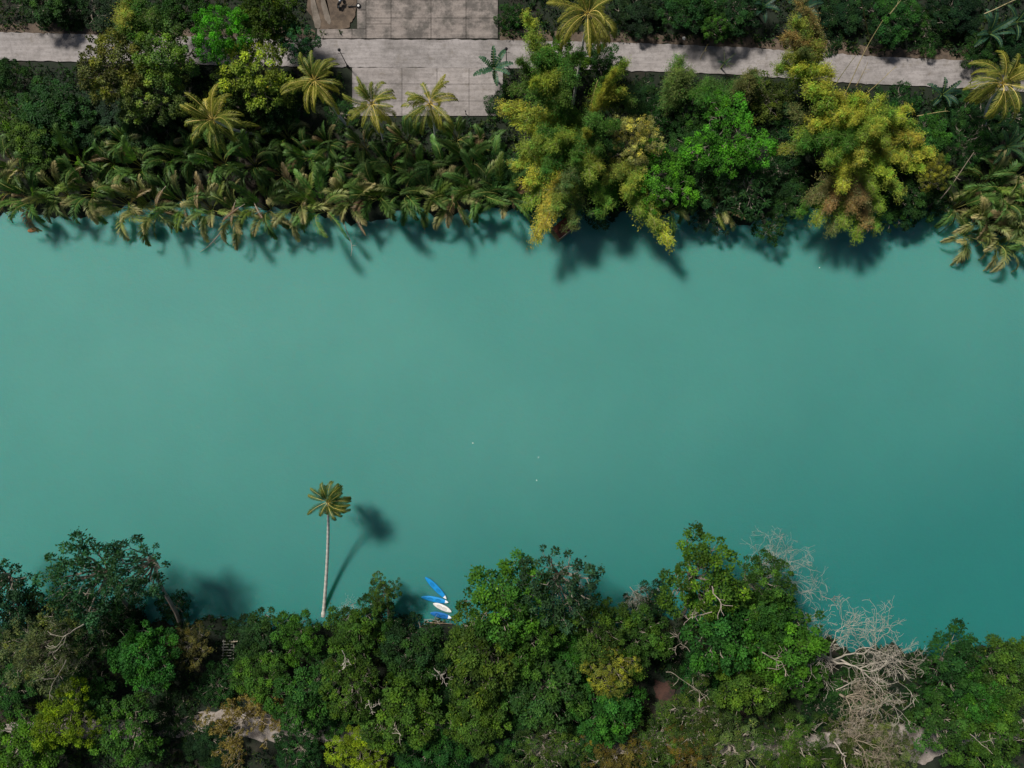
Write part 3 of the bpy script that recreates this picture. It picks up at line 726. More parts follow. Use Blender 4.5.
# ------------------------------------------------------------------ lower bank
LOWER = [
 ('airy', 76, 586, 46, 17, 'teal', 'tall airy dark tree leaning over the water at the left end of the lower bank'),
 ('airy', 128, 576, 36, 18, 'teal', 'airy crown spreading over the river right beside the tall tree on the far left'),
 ('airy', -22, 590, 40, 14, 'teal', 'dark airy crown cut off by the left frame edge over the water'),
 ('dense', 22, 618, 34, 11, 'deep', 'dark green tree at the left frame edge touching the water'),
 ('fine', 36, 652, 44, 13, 'olive', 'pale olive twiggy tree near the left edge above a bare grey limb'),
 ('airy', 86, 624, 36, 12, 'dark', 'thin dark tree with pale twigs behind the tall overhanging tree'),
 ('dense', 141, 662, 34, 11, 'lush', 'rounded glossy green tree in the middle of the left wood'),
 ('round', 60, 724, 34, 12, 'lime', 'yellow green clustered tree near the bottom left corner'),
 ('dense', 16, 744, 34, 10, 'mid', 'mid green tree cut by the bottom left corner of the frame'),
 ('dense', 88, 690, 26, 9, 'dark', 'small dark tree just above the yellow green clustered tree'),
 ('dense', 126, 738, 34, 10, 'lush', 'leafy green tree at the bottom edge right of the yellow green tree'),
 ('shrub', 168, 718, 28, 6, 'deep', 'low dark shrub between the bottom edge trees and the golden bare branched tree'),
 ('fine', 187, 648, 24, 9, 'brown', 'small golden brown tree near the gap in the left bank'),
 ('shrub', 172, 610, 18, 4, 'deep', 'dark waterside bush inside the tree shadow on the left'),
 ('shrub', 212, 690, 22, 6, 'dark', 'dark bush above the golden bare branched tree'),
 ('dense', 256, 640, 30, 9, 'dark', 'dark green waterside tree left of the leaning palm foot'),
 ('dense', 296, 636, 26, 10, 'mid', 'green tree at the waterline just left of the leaning palm foot'),
 ('dense', 262, 682, 26, 8, 'moss', 'small mossy green tree directly above the golden bare branched tree'),
 ('dense', 298, 706, 34, 10, 'lush', 'bushy green tree right of the golden bare branched tree'),
 ('round', 300, 752, 26, 8, 'dark', 'dark tree at the bottom edge below the pale path gap'),
 ('dense', 352, 640, 30, 12, 'moss', 'olive green tree just right of the leaning palm foot'),
 ('round', 347, 690, 36, 13, 'mid', 'clustered green tree with yellow tips in the left middle of the wood'),
 ('shrub', 330, 668, 24, 7, 'dark', 'dark low tree under the clustered tree near the palm'),
 ('round', 382, 594, 17, 8, 'mid', 'narrow upright tree standing out over the water left of the blue kayaks'),
 ('dense', 376, 622, 24, 8, 'dark', 'dark tree at the foot of the narrow upright waterside tree'),
 ('dense', 412, 650, 32, 11, 'dark', 'dark green tree behind the kayaks landing'),
 ('dense', 392, 716, 38, 11, 'mid', 'broad mid green tree in the lower middle left of the wood'),
 ('round', 362, 754, 30, 10, 'lime', 'lime green tree touching the bottom edge left of centre'),
 ('dense', 430, 750, 34, 9, 'dark', 'dark green tree at the bottom edge left of the concrete gap'),
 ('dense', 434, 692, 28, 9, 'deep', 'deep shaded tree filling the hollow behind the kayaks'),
 ('dense', 502, 608, 43, 15, 'mid', 'large bright green tree on the waterfront right of the kayaks'),
 ('dense', 486, 664, 42, 13, 'moss', 'dense green crown behind the large waterfront tree by the kayaks'),
 ('round', 530, 640, 34, 13, 'mid', 'clustered green crown between the large waterfront tree and the dark one'),
 ('dense', 478, 722, 34, 10, 'moss', 'mossy green tree above the concrete gap at the bottom edge'),
 ('airy', 562, 590, 42, 16, 'teal', 'dark blue green waterfront tree with grey twigs showing'),
 ('round', 600, 634, 36, 13, 'mid', 'round green tree behind the dark blue green waterfront tree'),
 ('dense', 548, 694, 40, 12, 'lush', 'deep green full crown in the centre of the lower wood'),
 ('fine', 612, 674, 26, 13, 'yell', 'small pale yellow flowering crown in the centre of the lower wood'),
 ('dense', 640, 640, 34, 11, 'mid', 'green tree at the water inlet left of the twin big crowns'),
 ('dense', 604, 716, 34, 10, 'lush', 'bright tufted green tree below the yellow flowering crown'),
 ('fine', 546, 752, 36, 8, 'moss', 'low olive tree at the bottom edge in the centre'),
 ('fine', 612, 754, 34, 7, 'brown', 'brownish thin tree at the bottom edge right of the concrete gap'),
 ('dense', 652, 604, 22, 7, 'deep', 'low dark tree in the shade at the water inlet'),
 ('dense', 706, 582, 42, 17, 'mid', 'tall green tree reaching farthest over the water at the right centre'),
 ('round', 766, 592, 34, 15, 'mid', 'crown right of the tall overhanging tree, next to the grey bare tree'),
 ('dense', 728, 640, 44, 15, 'lush', 'wide glossy crown behind the tall overhanging tree'),
 ('dense', 790, 640, 42, 14, 'mid', 'full green tree left of the pale branching dead tree'),
 ('dense', 752, 690, 36, 12, 'moss', 'yellow tipped green tree in the right centre of the wood'),
 ('round', 806, 680, 26, 11, 'mid', 'small green crown just left of the curled white branch'),
 ('fine', 700, 716, 34, 7, 'moss', 'low thin tree right of the red soil patch'),
 ('fine', 660, 744, 34, 6, 'moss', 'low scrubby tree below the red soil patch at the bottom edge'),
 ('fine', 732, 752, 38, 7, 'olive', 'low olive tree at the bottom edge right of the brown scrub'),
 ('fine', 796, 748, 36, 7, 'moss', 'low thin tree at the bottom edge between the fallen pale poles'),
 ('fine', 856, 744, 34, 5, 'moss', 'olive low tree under the lower dead branches'),
 ('fine', 892, 752, 28, 6, 'olive', 'pale low tree at the bottom edge beside the bare soil'),
 ('dense', 960, 676, 36, 12, 'dark', 'dark green waterside tree right of the dead trees'),
 ('dense', 1010, 674, 34, 11, 'mid', 'green waterside tree at the right frame edge'),
 ('dense', 948, 728, 34, 11, 'lush', 'green tree at the lower right above the bare soil'),
 ('dense', 1000, 740, 38, 12, 'mid', 'full green tree in the bottom right corner'),
 ('shrub', 920, 664, 14, 4, 'deep', 'low dark bush at the water between the dead tree and the right wood'),
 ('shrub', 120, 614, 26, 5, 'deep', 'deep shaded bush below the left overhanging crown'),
 ('dense', 4, 690, 26, 9, 'dark', 'dark tree at the left edge between the olive tree and the corner tree'),
 ('dense', 212, 746, 26, 8, 'deep', 'dark tree at the bottom edge left of the gold leaved tree'),
 ('shrub', 232, 676, 20, 5, 'dark', 'dark bush below the bamboo landing'),
 ('dense', 326, 716, 22, 9, 'dark', 'dark tree beside the pale path gap at the lower left'),
 ('dense', 412, 684, 26, 10, 'mid', 'mid green tree left of the deep shaded hollow'),
 ('dense', 464, 652, 22, 10, 'moss', 'mossy crown pressed against the large waterfront tree on the kayak side'),
 ('shrub', 400, 628, 16, 5, 'deep', 'dark bush at the water left of the kayaks'),
 ('dense', 506, 742, 26, 8, 'dark', 'dark tree at the bottom edge beside the pale concrete gap in the centre'),
 ('dense', 572, 662, 28, 11, 'lush', 'green crown left of the yellow flowering crown'),
 ('dense', 582, 742, 26, 8, 'dark', 'dark tree at the bottom edge left of the brownish thin tree'),
 ('shrub', 680, 660, 26, 6, 'deep', 'shaded bush beneath the crooked pale limb'),
 ('shrub', 702, 680, 26, 6, 'dark', 'dark bush right of the red soil'),
 ('dense', 770, 620, 30, 14, 'lush', 'lush crown between the grey bare tree and the full green tree'),
 ('shrub', 824, 704, 24, 5, 'deep', 'deep shaded bush left of the curled white branch'),
 ('shrub', 860, 690, 30, 4, 'dark', 'dark bush under the leafless trees'),
 ('dense', 926, 704, 22, 8, 'dark', 'dark small tree right of the leafless trees'),
 ('dense', 984, 706, 30, 11, 'lush', 'lush crown in the middle of the right wood'),
 ('fine', 690, 748, 26, 6, 'brown', 'dry brown scrub at the bottom edge right of the low scrubby tree'),
]
for a in LOWER: tree(*a, group=G_LO)

def bare(v, px, py, rpx, h, label, name='dead_tree', col=(1, 1, 1), rz=None, leafcol=None, group='bare pale trees of the lower bank'):
    zc = h * 0.8; c = W(px, py, zc); g_ = hz(c.x, c.y)
    r = rpx * (CAM_H - zc) / FPX / 6.3
    if g_ < 0.2: g_ = -1.2
    e = empty(name, (c.x, c.y, g_ - 0.1), label, 'tree', group, rnd.uniform(0, 6.28) if rz is None else rz, (r, r, h / 9.0))
    obj('trunk', v[0], e, color=col); obj('bare_branches', v[1], e, color=col)
    if v[2] is not None: obj('foliage', v[2], e, color=leafcol or PAL['gold'])
    return e
bare(FAN[0], 752, 606, 74, 8, 'grey leafless tree reaching over the water behind the tall green crown', col=(.58, .68, .68), rz=math.radians(22))
bare(FAN[1], 838, 668, 88, 9, 'large pale leafless tree with a fan of white twigs over the water', col=(.80, .80, .76), rz=math.radians(52))
bare(FAN[2], 850, 704, 46, 7, 'tan leafless tree with curled white limbs below the large pale one', col=(.66, .61, .52), rz=math.radians(0))
bare(FAN[1], 856, 742, 42, 6.5, 'lowest leafless tree, forked over dry brown scrub near the bottom edge', col=(.60, .55, .46), rz=math.radians(15))
bare(BARE[2], 576, 586, 26, 14.5, 'small grey bare tree poking through the blue green waterfront crown', col=(.6, .62, .62))
bare(BARE[0], 640, 604, 20, 9, 'thin grey bare sapling at the water inlet', col=(.6, .64, .64))
bare(BARE[2], 345, 618, 16, 8, 'small white bare tree beside the leaning palm foot', col=(1.25, 1.3, 1.3))
bare(GOLD[0], 242, 726, 40, 9, 'gold leaved tree with bare white limbs over pale soil', name='gold_leaved_tree', col=(1.1, 1.0, .9), leafcol=(.24, .19, .05), group=None)
bare(GOLD[1], 60, 640, 34, 13.5, 'bare grey limbed tree with thin olive leaves on the left bank', name='half_bare_tree', col=(.85, .85, .78), leafcol=PAL['olive'], group=None)

# ------------------------------------------------------------------ upper bank broadleaf trees
UPPER = [
 ('dense', 6, 74, 20, 9, 'dark', 'dark tree over the road at the left edge of the frame'),
 ('dense', 46, 108, 34, 9, 'dark', 'broad dark tree below the road at the upper left'),
 ('shrub', 8, 116, 30, 7, 'moss', 'mossy bush at the left edge behind the nipa palms'),
 ('dense', 104, 62, 35, 14, 'olive', 'pale green feathery tree overhanging the left end of the road'),
 ('dense', 144, 92, 32, 12, 'olive', 'sparse olive tree with drooping sprays left of the yellow palm'),
 ('dense', 164, 46, 33, 14, 'olive', 'light olive crown over the road between the feathery tree and the rounded one'),
 ('dense', 96, 116, 28, 7, 'deep', 'deep green bush beneath the sparse olive tree'),
 ('dense', 178, 12, 26, 12, 'dark', 'dark tree at the top edge beside the rounded bright tree'),
 ('round', 218, 28, 30, 15, 'bright', 'rounded bright green tree at the upper left covering the road'),
 ('dense', 262, 10, 30, 13, 'mid', 'green tree at the top edge left of the dirt yard'),
 ('round', 296, 40, 24, 11, 'teal', 'blue green dense tree at the corner of the dirt yard'),
 ('dense', 256, 66, 35, 13, 'yell', 'yellowish tree left of the first golden coconut palm'),
 ('dense', 228, 92, 26, 10, 'moss', 'dull green tree under the yellowish one, above the leaning coconut palm'),
 ('dense', 280, 104, 24, 9, 'dark', 'dark tree tucked below the first golden coconut palm'),
 ('shrub', 188, 92, 26, 7, 'deep', 'shaded bush between the leaning coconut palm and the olive tree'),
 ('dense', 36, -2, 26, 8, 'dark', 'dark tree above the road at the upper left corner'),
 ('shrub', 90, 4, 26, 6, 'deep', 'low dark bush above the road near the yellow bamboo plume'),
 ('shrub', 512, 14, 14, 5, 'dark', 'dark bush at the right corner of the concrete parking'),
 ('round', 732, 134, 42, 12, 'bright', 'vivid green tree below the road at the upper right centre'),
 ('round', 664, 176, 33, 10, 'bright', 'vivid green waterside tree beside the pale flowering one'),
 ('dense', 694, 148, 24, 7, 'dark', 'dark tree in the gap between the two vivid green trees'),
 ('fine', 636, 138, 25, 12, 'pale', 'cream flowering tree next to the bamboo'),
 ('star', 748, 188, 30, 9, 'dark', 'dark tree with star shaped leaf tufts below the vivid green one'),
 ('star', 772, 226, 18, 6, 'dark', 'small star leaved tree hanging over the water'),
 ('star', 716, 214, 22, 6, 'deep', 'star leaved dark tree above the waterside nipa fronds'),
 ('dense', 690, 112, 22, 7, 'dark', 'dark bush just below the road left of the vivid green tree'),
 ('shrub', 770, 96, 26, 6, 'moss', 'mossy bush at the road left of the big yellow bamboo'),
 ('dense', 640, 6, 26, 8, 'deep', 'dark tree at the top edge right of the big pale palm'),
 ('dense', 690, 2, 28, 9, 'dark', 'dark green tree at the top edge above the open road'),
 ('dense', 740, 6, 26, 8, 'dark', 'tree at the top edge above the small dark banana plant'),
 ('dense', 718, 24, 15, 8, 'lush', 'small lighter tree leaning over the upper road edge'),
 ('dense', 850, 6, 26, 7, 'deep', 'shaded tree at the top edge behind the tall bamboo plume'),
 ('dense', 890, 16, 26, 7, 'dark', 'dark tree above the right end of the road'),
 ('shrub', 932, 26, 24, 5, 'dark', 'low green bush above the road left of the dark banana plants'),
 ('dense', 958, 4, 28, 9, 'deep', 'deep green tree at the top right edge'),
 ('dense', 1016, 50, 24, 8, 'deep', 'dark tree behind the coconut palm at the right edge'),
 ('shrub', 900, 108, 22, 5, 'dark', 'dark bush along the lower road edge right of the bamboo'),
 ('dense', 930, 140, 26, 8, 'lush', 'green tree right of the big yellow bamboo'),
 ('fine', 972, 142, 22, 8, 'dark', 'fine leaved dark tree below the right coconut palm'),
 ('dense', 916, 186, 28, 7, 'dark', 'dark waterside tree between the yellow bamboo and the nipa palms'),
 ('fine', 936, 172, 16, 9, 'yell', 'small yellow green tree beside the pale slanting branch'),
 ('shrub', 880, 122, 30, 6, 'deep', 'shaded bush beneath the yellow bamboo'),
 ('shrub', 800, 130, 28, 6, 'dark', 'shaded bush at the left foot of the yellow bamboo'),
 ('shrub', 600, 200, 26, 5, 'deep', 'dark waterside bush under the first bamboo'),
 ('shrub', 540, 196, 24, 5, 'dark', 'dark waterside bush left of the rust red roof'),
 ('shrub', 66, 8, 20, 5, 'dark', 'dark bush above the road at the upper left, second from the corner'),
 ('shrub', 112, 18, 20, 5, 'deep', 'shaded bush on the upper road edge left of the yellow bamboo plume'),
 ('dense', 140, 118, 26, 7, 'dark', 'dark tree between the nipa palms and the sparse olive tree'),
 ('dense', 168, 116, 22, 8, 'deep', 'deep green tree left of the leaning coconut palm crown'),
 ('dense', 72, 124, 26, 7, 'dark', 'dark tree behind the nipa palms, left of the deep green bush'),
 ('dense', 30, 132, 26, 7, 'moss', 'mossy tree behind the nipa palms at the far left'),
 ('shrub', 340, 112, 18, 4, 'dark', 'dark bush between the first golden palm and the landing'),
 ('shrub', 400, 124, 18, 3, 'deep', 'low bush below the landing between two golden palms'),
 ('shrub', 466, 126, 20, 3, 'deep', 'low bush directly below the two short posts'),
 ('shrub', 500, 104, 16, 4, 'dark', 'bush at the right corner of the landing'),
 ('dense', 642, 102, 22, 6, 'deep', 'dark bush below the road right of the slanting bamboo'),
 ('shrub', 655, 120, 24, 6, 'dark', 'dark bush between the slanting bamboo and the cream flowering tree'),
 ('dense', 616, 164, 26, 8, 'dark', 'dark tree between the first bamboo and the cream flowering tree'),
 ('dense', 700, 180, 26, 7, 'dark', 'dark tree right of the vivid green waterside tree'),
 ('shrub', 780, 170, 26, 6, 'deep', 'shaded bush between the vivid green tree and the golden bamboo'),
 ('dense', 790, 196, 22, 6, 'dark', 'dark waterside tree left of the brownish bamboo'),
 ('dense', 900, 212, 22, 5, 'dark', 'dark tree overhanging the water right of the brownish bamboo'),
 ('shrub', 986, 116, 26, 5, 'deep', 'dark bush under the right coconut palm'),
 ('dense', 960, 112, 22, 6, 'dark', 'dark tree at the lower road edge left of the right coconut palm'),
 ('shrub', 940, 200, 18, 5, 'dark', 'dark bush at the foot of the pale slanting branch'),
 ('dense', 1012, 116, 22, 6, 'deep', 'dark tree at the right edge below the coconut palm'),
 ('shrub', 824, 28, 22, 5, 'deep', 'dark bush above the road right of the tall bamboo plume'),
 ('dense', 984, 48, 18, 6, 'dark', 'dark tree above the road left of the right coconut palm'),
 ('dense', 500, 170, 22, 6, 'dark', 'dark tree between the nipa row and the first bamboo'),
 ('dense', 556, 60, 26, 9, 'moss', 'mossy tree under the tall roadside bamboo'),
 ('dense', 600, 60, 22, 8, 'dark', 'dark tree under the big pale palm'),
]
for a in UPPER: tree(*a, group=G_UP)

# ------------------------------------------------------------------ coconut palms
G_COCO = 'coconut palms'
def palm_trunk(p0, p1, bow=0.0, r0=0.22, r1=0.13, col=(1, 1, 1)):
    """curved trunk with leaf-scar rings; p0 is the origin"""
    mb = MB(); n = 46
    t = np.linspace(0, 1, n)[:, None]
    p0 = np.array(p0, float); p1 = np.array(p1, float)
    P = p0 + (p1 - p0) * t
    P[:, :2] += (p1 - p0)[:2] * (np.sin(t * PI) * bow)
    P[:, 2] -= np.sin(t[:, 0] * PI) * bow * p1[2] * .6
    r = np.linspace(r0, r1, n); r[0] *= 1.6; r[1] *= 1.3; r = r * (1 + 0.07 * (np.arange(n) % 2))
    tb = np.where((np.arange(n) % 2)[:, None] == 0, 0.8, 1.05) * np.ones((1, 3))
    k = 9
    tube(mb, P, r, np.repeat(tb, k, 0), k=k)
    return mb.mesh('trunk', M_PALMBARK)
def coconut(v, px, py, h, base_px, label, s=1.0, rz=0.0, bark=(1, 1, 1), bow=0.1, tint=(1, 1, 1), r0=.22, r1=.13):
    b = W(base_px[0], base_px[1], 1.6); b.z = hz(b.x, b.y) - 0.2 if hz(b.x, b.y) > 0.3 else -0.3
    c = W(px, py, h)
    e = empty('coconut_palm', b, label, 'palm tree', G_COCO)
    rel = c - b
    obj('trunk', palm_trunk((0, 0, 0), rel, bow, r0, r1), e, color=bark)
    cr = obj('fronds', v[0], e, loc=rel, rz=rz, scale=(s, s, s), color=tint)
    obj('frond_ribs', v[1], e, loc=rel, rz=rz, scale=(s, s, s))
    obj('coconuts', v[2], e, loc=rel, rz=rz, scale=(s, s, s))
    return e
coconut(COCO[0], 314, 81, 15, (348, 127), 'golden coconut palm nearest the dirt yard, leftmost beside the concrete', 1.0, 0.0)
coconut(COCO[1], 372, 104, 13, (384, 142), 'golden coconut palm in the middle of the three by the concrete landing', 0.95, 0.5)
coconut(COCO[0], 430, 104, 13, (436, 140), 'golden coconut palm on the right of the three by the concrete landing', 0.95, 2.0)
coconut(COCO[1], 213, 120, 12, (256, 134), 'yellow green coconut palm with a leaning trunk left of the landing', 1.12, 3.2)
coconut(COCO[2], 588, 14, 15, (572, 110), 'large pale coconut palm at the top edge above the bamboo', 1.15, 0.3)
coconut(COCO[2], 1003, 84, 13, (985, 128), 'large pale coconut palm at the upper right edge of the frame', 1.15, 1.5)
lonely = (coconut_crown(120, nf=34, L=3.9, lfl=.75, lfw=.045, dens=58, yellow=.16, wind=0.2, base=(.034, .085, .016)))
coconut(lonely, 328, 502, 8.0, (320, 620), 'lone coconut palm with a long white trunk leaning far out over the river', 1.0, 0.0, bark=(.82, .82, .78), bow=0.07, r0=.26, r1=.17)

# ------------------------------------------------------------------ nipa palms along the upper bank
ORD = ['first', 'second', 'third', 'fourth', 'fifth', 'sixth', 'seventh', 'eighth', 'ninth', 'tenth', 'eleventh', 'twelfth', 'thirteenth', 'fourteenth', 'fifteenth', 'sixteenth', 'seventeenth', 'eighteenth', 'nineteenth', 'twentieth', 'twenty-first', 'twenty-second']
def nipa_at(v, px, py, label, s=1.0, tint=(1, 1, 1), rz=None, group='nipa palms along the upper bank'):
    c = W(px, py, 2.5); z = max(hz(c.x, c.y), -0.35)
    e = empty('nipa_palm', (c.x, c.y, z), label, 'nipa palm', group, rnd.uniform(0, 6.28) if rz is None else rz, (s, s, s * rnd.uniform(1.2, 1.6)))
    obj('fronds', v[0], e, color=tint); obj('frond_ribs', v[1], e); obj('dry_fronds', v[2], e)
    return e
front = [6, 34, 62, 92, 122, 150, 178, 206, 236, 264, 296, 322, 350, 378, 404, 430, 456, 482, 506]
fy = [190, 198, 194, 192, 202, 208, 200, 206, 212, 206, 202, 208, 200, 196, 192, 196, 198, 192, 196]
for i, (x, y) in enumerate(zip(front, fy)):
    tanv = i in (0, 2, 4, 5, 7, 8, 10, 12, 16)
    v = NIPT[i % 3] if tanv else NIPA[(i * 5 + 1) % 6]
    look = 'tan tipped nipa palm' if tanv else 'green nipa palm'
    nipa_at(v, x, y, f'{look} overhanging the water, {ORD[i]} from the left in the front row', rnd.uniform(.95, 1.12), tuple(rnd.uniform(.85, 1.25) for _ in range(1)) * 3)
midx = [18, 48, 78, 108, 138, 166, 194, 224, 252, 282, 310, 338, 366, 394, 420, 446, 472, 496]
for i, x in enumerate(midx):
    nipa_at(NIPA[(i * 3) % 6], x + rnd.uniform(-5, 5), 166 + rnd.uniform(-9, 9), f'green nipa palm, {ORD[i]} from the left in the middle row of the bank', rnd.uniform(.85, 1.05), (rnd.uniform(.8, 1.25),) * 3)
backx = [30, 64, 98, 132, 206, 250, 290, 330, 362, 412, 452, 486]
for i, x in enumerate(backx):
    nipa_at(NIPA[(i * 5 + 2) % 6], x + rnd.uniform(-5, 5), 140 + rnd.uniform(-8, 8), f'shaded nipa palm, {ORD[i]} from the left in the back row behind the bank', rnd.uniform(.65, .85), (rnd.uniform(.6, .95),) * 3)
RN = [(976, 232, 1, 'tan tipped nipa palm hanging lowest over the water, second in from the right edge'), (1006, 238, 1, 'tan tipped nipa palm over the water just inside the right edge, lowest of its cluster'), (1038, 250, 0, 'nipa palm cut by the right frame edge over the dark water'), (1000, 200, 0, 'green nipa palm in the middle of the right cluster below the banana plant'), (984, 186, 0, 'nipa palm between the pale slanting branch and the right edge'), (1014, 176, 0, 'nipa palm at the right frame edge below the banana plant'), (962, 206, 0, 'nipa palm nearest the yellow bamboo in the right cluster'),
      (992, 220, 1, 'tan tipped nipa palm hanging farthest over the water on the right'), (1022, 216, 1, 'tan tipped nipa palm at the right frame edge over the water'), (690, 196, 0, 'nipa palm below the vivid green waterside tree'), (722, 206, 1, 'tan tipped nipa palm between the star leaved trees'), (672, 206, 0, 'small nipa palm left of the star leaved trees at the water'), (522, 184, 0, 'nipa palm under the left side of the first bamboo')]
for i, (x, y, t, lb) in enumerate(RN):
    nipa_at(NIPT[i % 3] if t else NIPA[i % 6], x, y, lb, 1.05 if x > 900 else .8, (1.1,) * 3)

# ------------------------------------------------------------------ bamboo
def bamboo(base_px, label, plumes, name='bamboo_clump', spread=1.3):
    b = W(base_px[0], base_px[1], 1.8); b.z = hz(b.x, b.y) - 0.1
    e = empty(name, b, label, 'bamboo', 'bamboo clumps of the upper bank')
    for (tx, ty, h, col, *sc) in plumes:
        off = Vector((rnd.gauss(0, spread), rnd.gauss(0, spread), 0))
        tip = W(tx, ty, h * 0.93)
        d = tip - (b + off); reach = max(math.hypot(d.x, d.y), 0.8)
        key = min(PLUME, key=lambda k: abs(k - reach)); v = PLUME[key][rnd.randrange(len(PLUME[key]))]
        zz = {2: 10, 4: 9.5, 7: 9}[key] * 1.02
        s = reach / key; s2 = max(0.75, min(s, 1.35)) * (sc[0] if sc else 1.0)
        c = obj('culm', v[0], e, loc=off, rz=math.atan2(d.y, d.x), scale=(s, s2, (h - b.z) / zz), color=(1, 1, 1))
        cc = tuple(x * rnd.uniform(.88, 1.12) for x in BAM[col])
        obj('foliage', v[1], c, color=cc)
    return e
BAM = dict(y=(0.40, 0.42, 0.055), g=(0.085, 0.185, 0.028), yg=(0.22, 0.30, 0.04), ol=(0.14, 0.17, 0.05), br=(0.27, 0.20, 0.075), dg=(0.035, 0.080, 0.025), lg=(0.13, 0.20, 0.045))
bamboo((583, 150), 'bamboo clump with yellow and green plumes standing left of the cream flowering tree', [
 (503, 112, 9, 'y'), (514, 122, 8, 'y', .8), (520, 150, 8, 'yg'), (516, 168, 7, 'y', .8), (536, 238, 7, 'y'), (545, 226, 8, 'y'), (556, 212, 9, 'yg'), (528, 205, 7, 'yg'), (574, 226, 7, 'ol'),
 (540, 130, 12, 'g'), (556, 110, 12, 'g'), (560, 140, 13, 'yg'), (575, 165, 13, 'g'), (590, 180, 12, 'yg'), (600, 150, 13, 'g'), (545, 175, 11, 'g'), (565, 190, 11, 'ol'), (610, 205, 8, 'yg'),
 (512, 108, 9, 'y'), (530, 150, 10, 'yg'), (528, 186, 8, 'y'), (600, 170, 12, 'yg'), (548, 150, 12, 'yg'), (586, 135, 14, 'y', .8), (592, 120, 14, 'g'), (615, 125, 12, 'g'), (530, 95, 12, 'g')])
bamboo((632, 172), 'bamboo with a long yellow plume dipping to the water right of the rust red roof', [
 (668, 242, 6, 'y'), (655, 225, 7, 'yg'), (640, 214, 8, 'yg', .8), (625, 190, 10, 'y', .8), (610, 178, 10, 'yg'), (600, 215, 7, 'g')])
bamboo((556, 96), 'tall bamboo by the road with plumes rising beside the big pale palm', [
 (524, 18, 12, 'y', .8), (532, 40, 13, 'yg'), (520, 60, 12, 'g'), (540, 66, 14, 'g'), (550, 84, 15, 'yg'), (546, 50, 13, 'g'), (572, 80, 14, 'g'), (534, 84, 14, 'y', .7), (512, 92, 10, 'g'), (582, 60, 13, 'g'), (566, 100, 14, 'g')])
bamboo((592, 118), 'slanting bamboo with bare pale culms and a yellow top over the road edge', [
 (622, 66, 13, 'yg', .7), (612, 74, 14, 'y', .6), (618, 90, 12, 'y', .6), (604, 84, 12, 'g', .8), (630, 104, 10, 'g')])
bamboo((672, 104), 'small light green bamboo arching over the road', [
 (680, 62, 9, 'lg'), (676, 74, 9, 'lg'), (688, 74, 8, 'lg', .8), (666, 84, 8, 'lg')])
bamboo((716, 104), 'low green bamboo along the lower road edge', [
 (690, 96, 8, 'g'), (706, 84, 7, 'g'), (700, 98, 8, 'g'), (742, 84, 7, 'ol'), (750, 74, 8, 'ol'), (756, 88, 6, 'g')])
bamboo((842, 142), 'big golden bamboo clump right of the vivid green tree', [
 (930, 152, 8, 'y'), (915, 140, 9, 'y'), (905, 160, 8, 'y'), (900, 120, 10, 'y'), (880, 100, 11, 'y'), (862, 96, 12, 'y', .8), (870, 130, 13, 'y'), (890, 176, 9, 'y'), (872, 190, 9, 'yg'),
 (850, 125, 14, 'y', .8), (826, 166, 12, 'yg'), (840, 190, 10, 'y'), (815, 110, 12, 'yg'), (806, 92, 13, 'y'), (822, 86, 13, 'y', .8), (790, 110, 10, 'ol'), (776, 152, 8, 'yg', .7), (800, 150, 10, 'g'),
 (905, 108, 9, 'y'), (922, 168, 7, 'y', .8), (900, 190, 7, 'yg'), (880, 128, 12, 'y'), (856, 140, 13, 'yg'), (836, 120, 13, 'y'), (812, 128, 11, 'y'), (796, 134, 9, 'yg'), (848, 104, 12, 'y'), (860, 165, 13, 'y'), (885, 145, 12, 'yg'), (845, 150, 14, 'g'), (820, 140, 12, 'g'), (888, 112, 11, 'yg'), (910, 128, 9, 'yg', .8)], spread=1.8)
bamboo((846, 172), 'brownish waterside bamboo below the golden clump', [
 (808, 200, 8, 'ol'), (815, 222, 7, 'yg'), (830, 232, 6, 'ol'), (842, 226, 7, 'yg'), (856, 238, 6, 'yg'), (868, 226, 7, 'br'), (850, 210, 8, 'br'), (880, 210, 7, 'yg'), (860, 200, 9, 'br'), (826, 210, 8, 'br', .8), (878, 228, 5, 'yg', .8), (800, 215, 6, 'g', .8)])
bamboo((806, 92), 'tall bamboo plume with tan leaves reaching over the road to the top edge', [
 (796, 2, 12, 'br', .8), (790, 24, 12, 'yg'), (788, 40, 12, 'br', .8), (784, 58, 12, 'yg'), (776, 72, 11, 'yg'), (800, 50, 13, 'ol', .8), (792, 74, 12, 'y', .7), (812, 66, 10, 'g', .8)])
bamboo((150, 60), 'bamboo with a yellow plume crossing the road at the upper left', [
 (134, -6, 12, 'yg'), (130, 14, 12, 'y', .8), (142, 6, 12, 'g'), (126, 28, 10, 'yg', .7), (156, 16, 12, 'g')])

# loose leaning culms
def pole(a, b, label, r=0.05, col=(1, 1, 1), name='bamboo_pole', mat=None, cat='pole', wob=.015, k=6):
    """a = (px, py, z), b = (px, py, z); tapered and slightly crooked, with side stubs"""
    A = W(*a); B = W(*b); rs = np.random.RandomState(int(a[0] * 7 + b[1]))
    mb = MB(); P = bend_path((0, 0, 0), B - A, rs, 12, 0, wob)
    tube(mb, P, np.linspace(r, r * .45, 12) * (1 + .12 * (np.arange(12) % 2)), k=k)
    for i in range(3):
        q = P[rs.randint(4, 11)]; d = nrm((rs.randn(3) + nrm((P[-1] - P[0])[None])[0] * 1.2)[None])[0]
        tube(mb, [q, q + d * .35, q + d * .7 + rs.randn(3) * .08], [r * .4, r * .3, r * .15], k=4)
    o = obj(name, mb.mesh(name, mat or M_CULM), None, loc=A, color=tuple(q * .7 for q in col))
    return props(o, label, cat)
pole((838, 108, 3), (883, 20, 10), 'long pale bamboo pole leaning across the right part of the road', .07, (1.3, 1.2, 1.1))
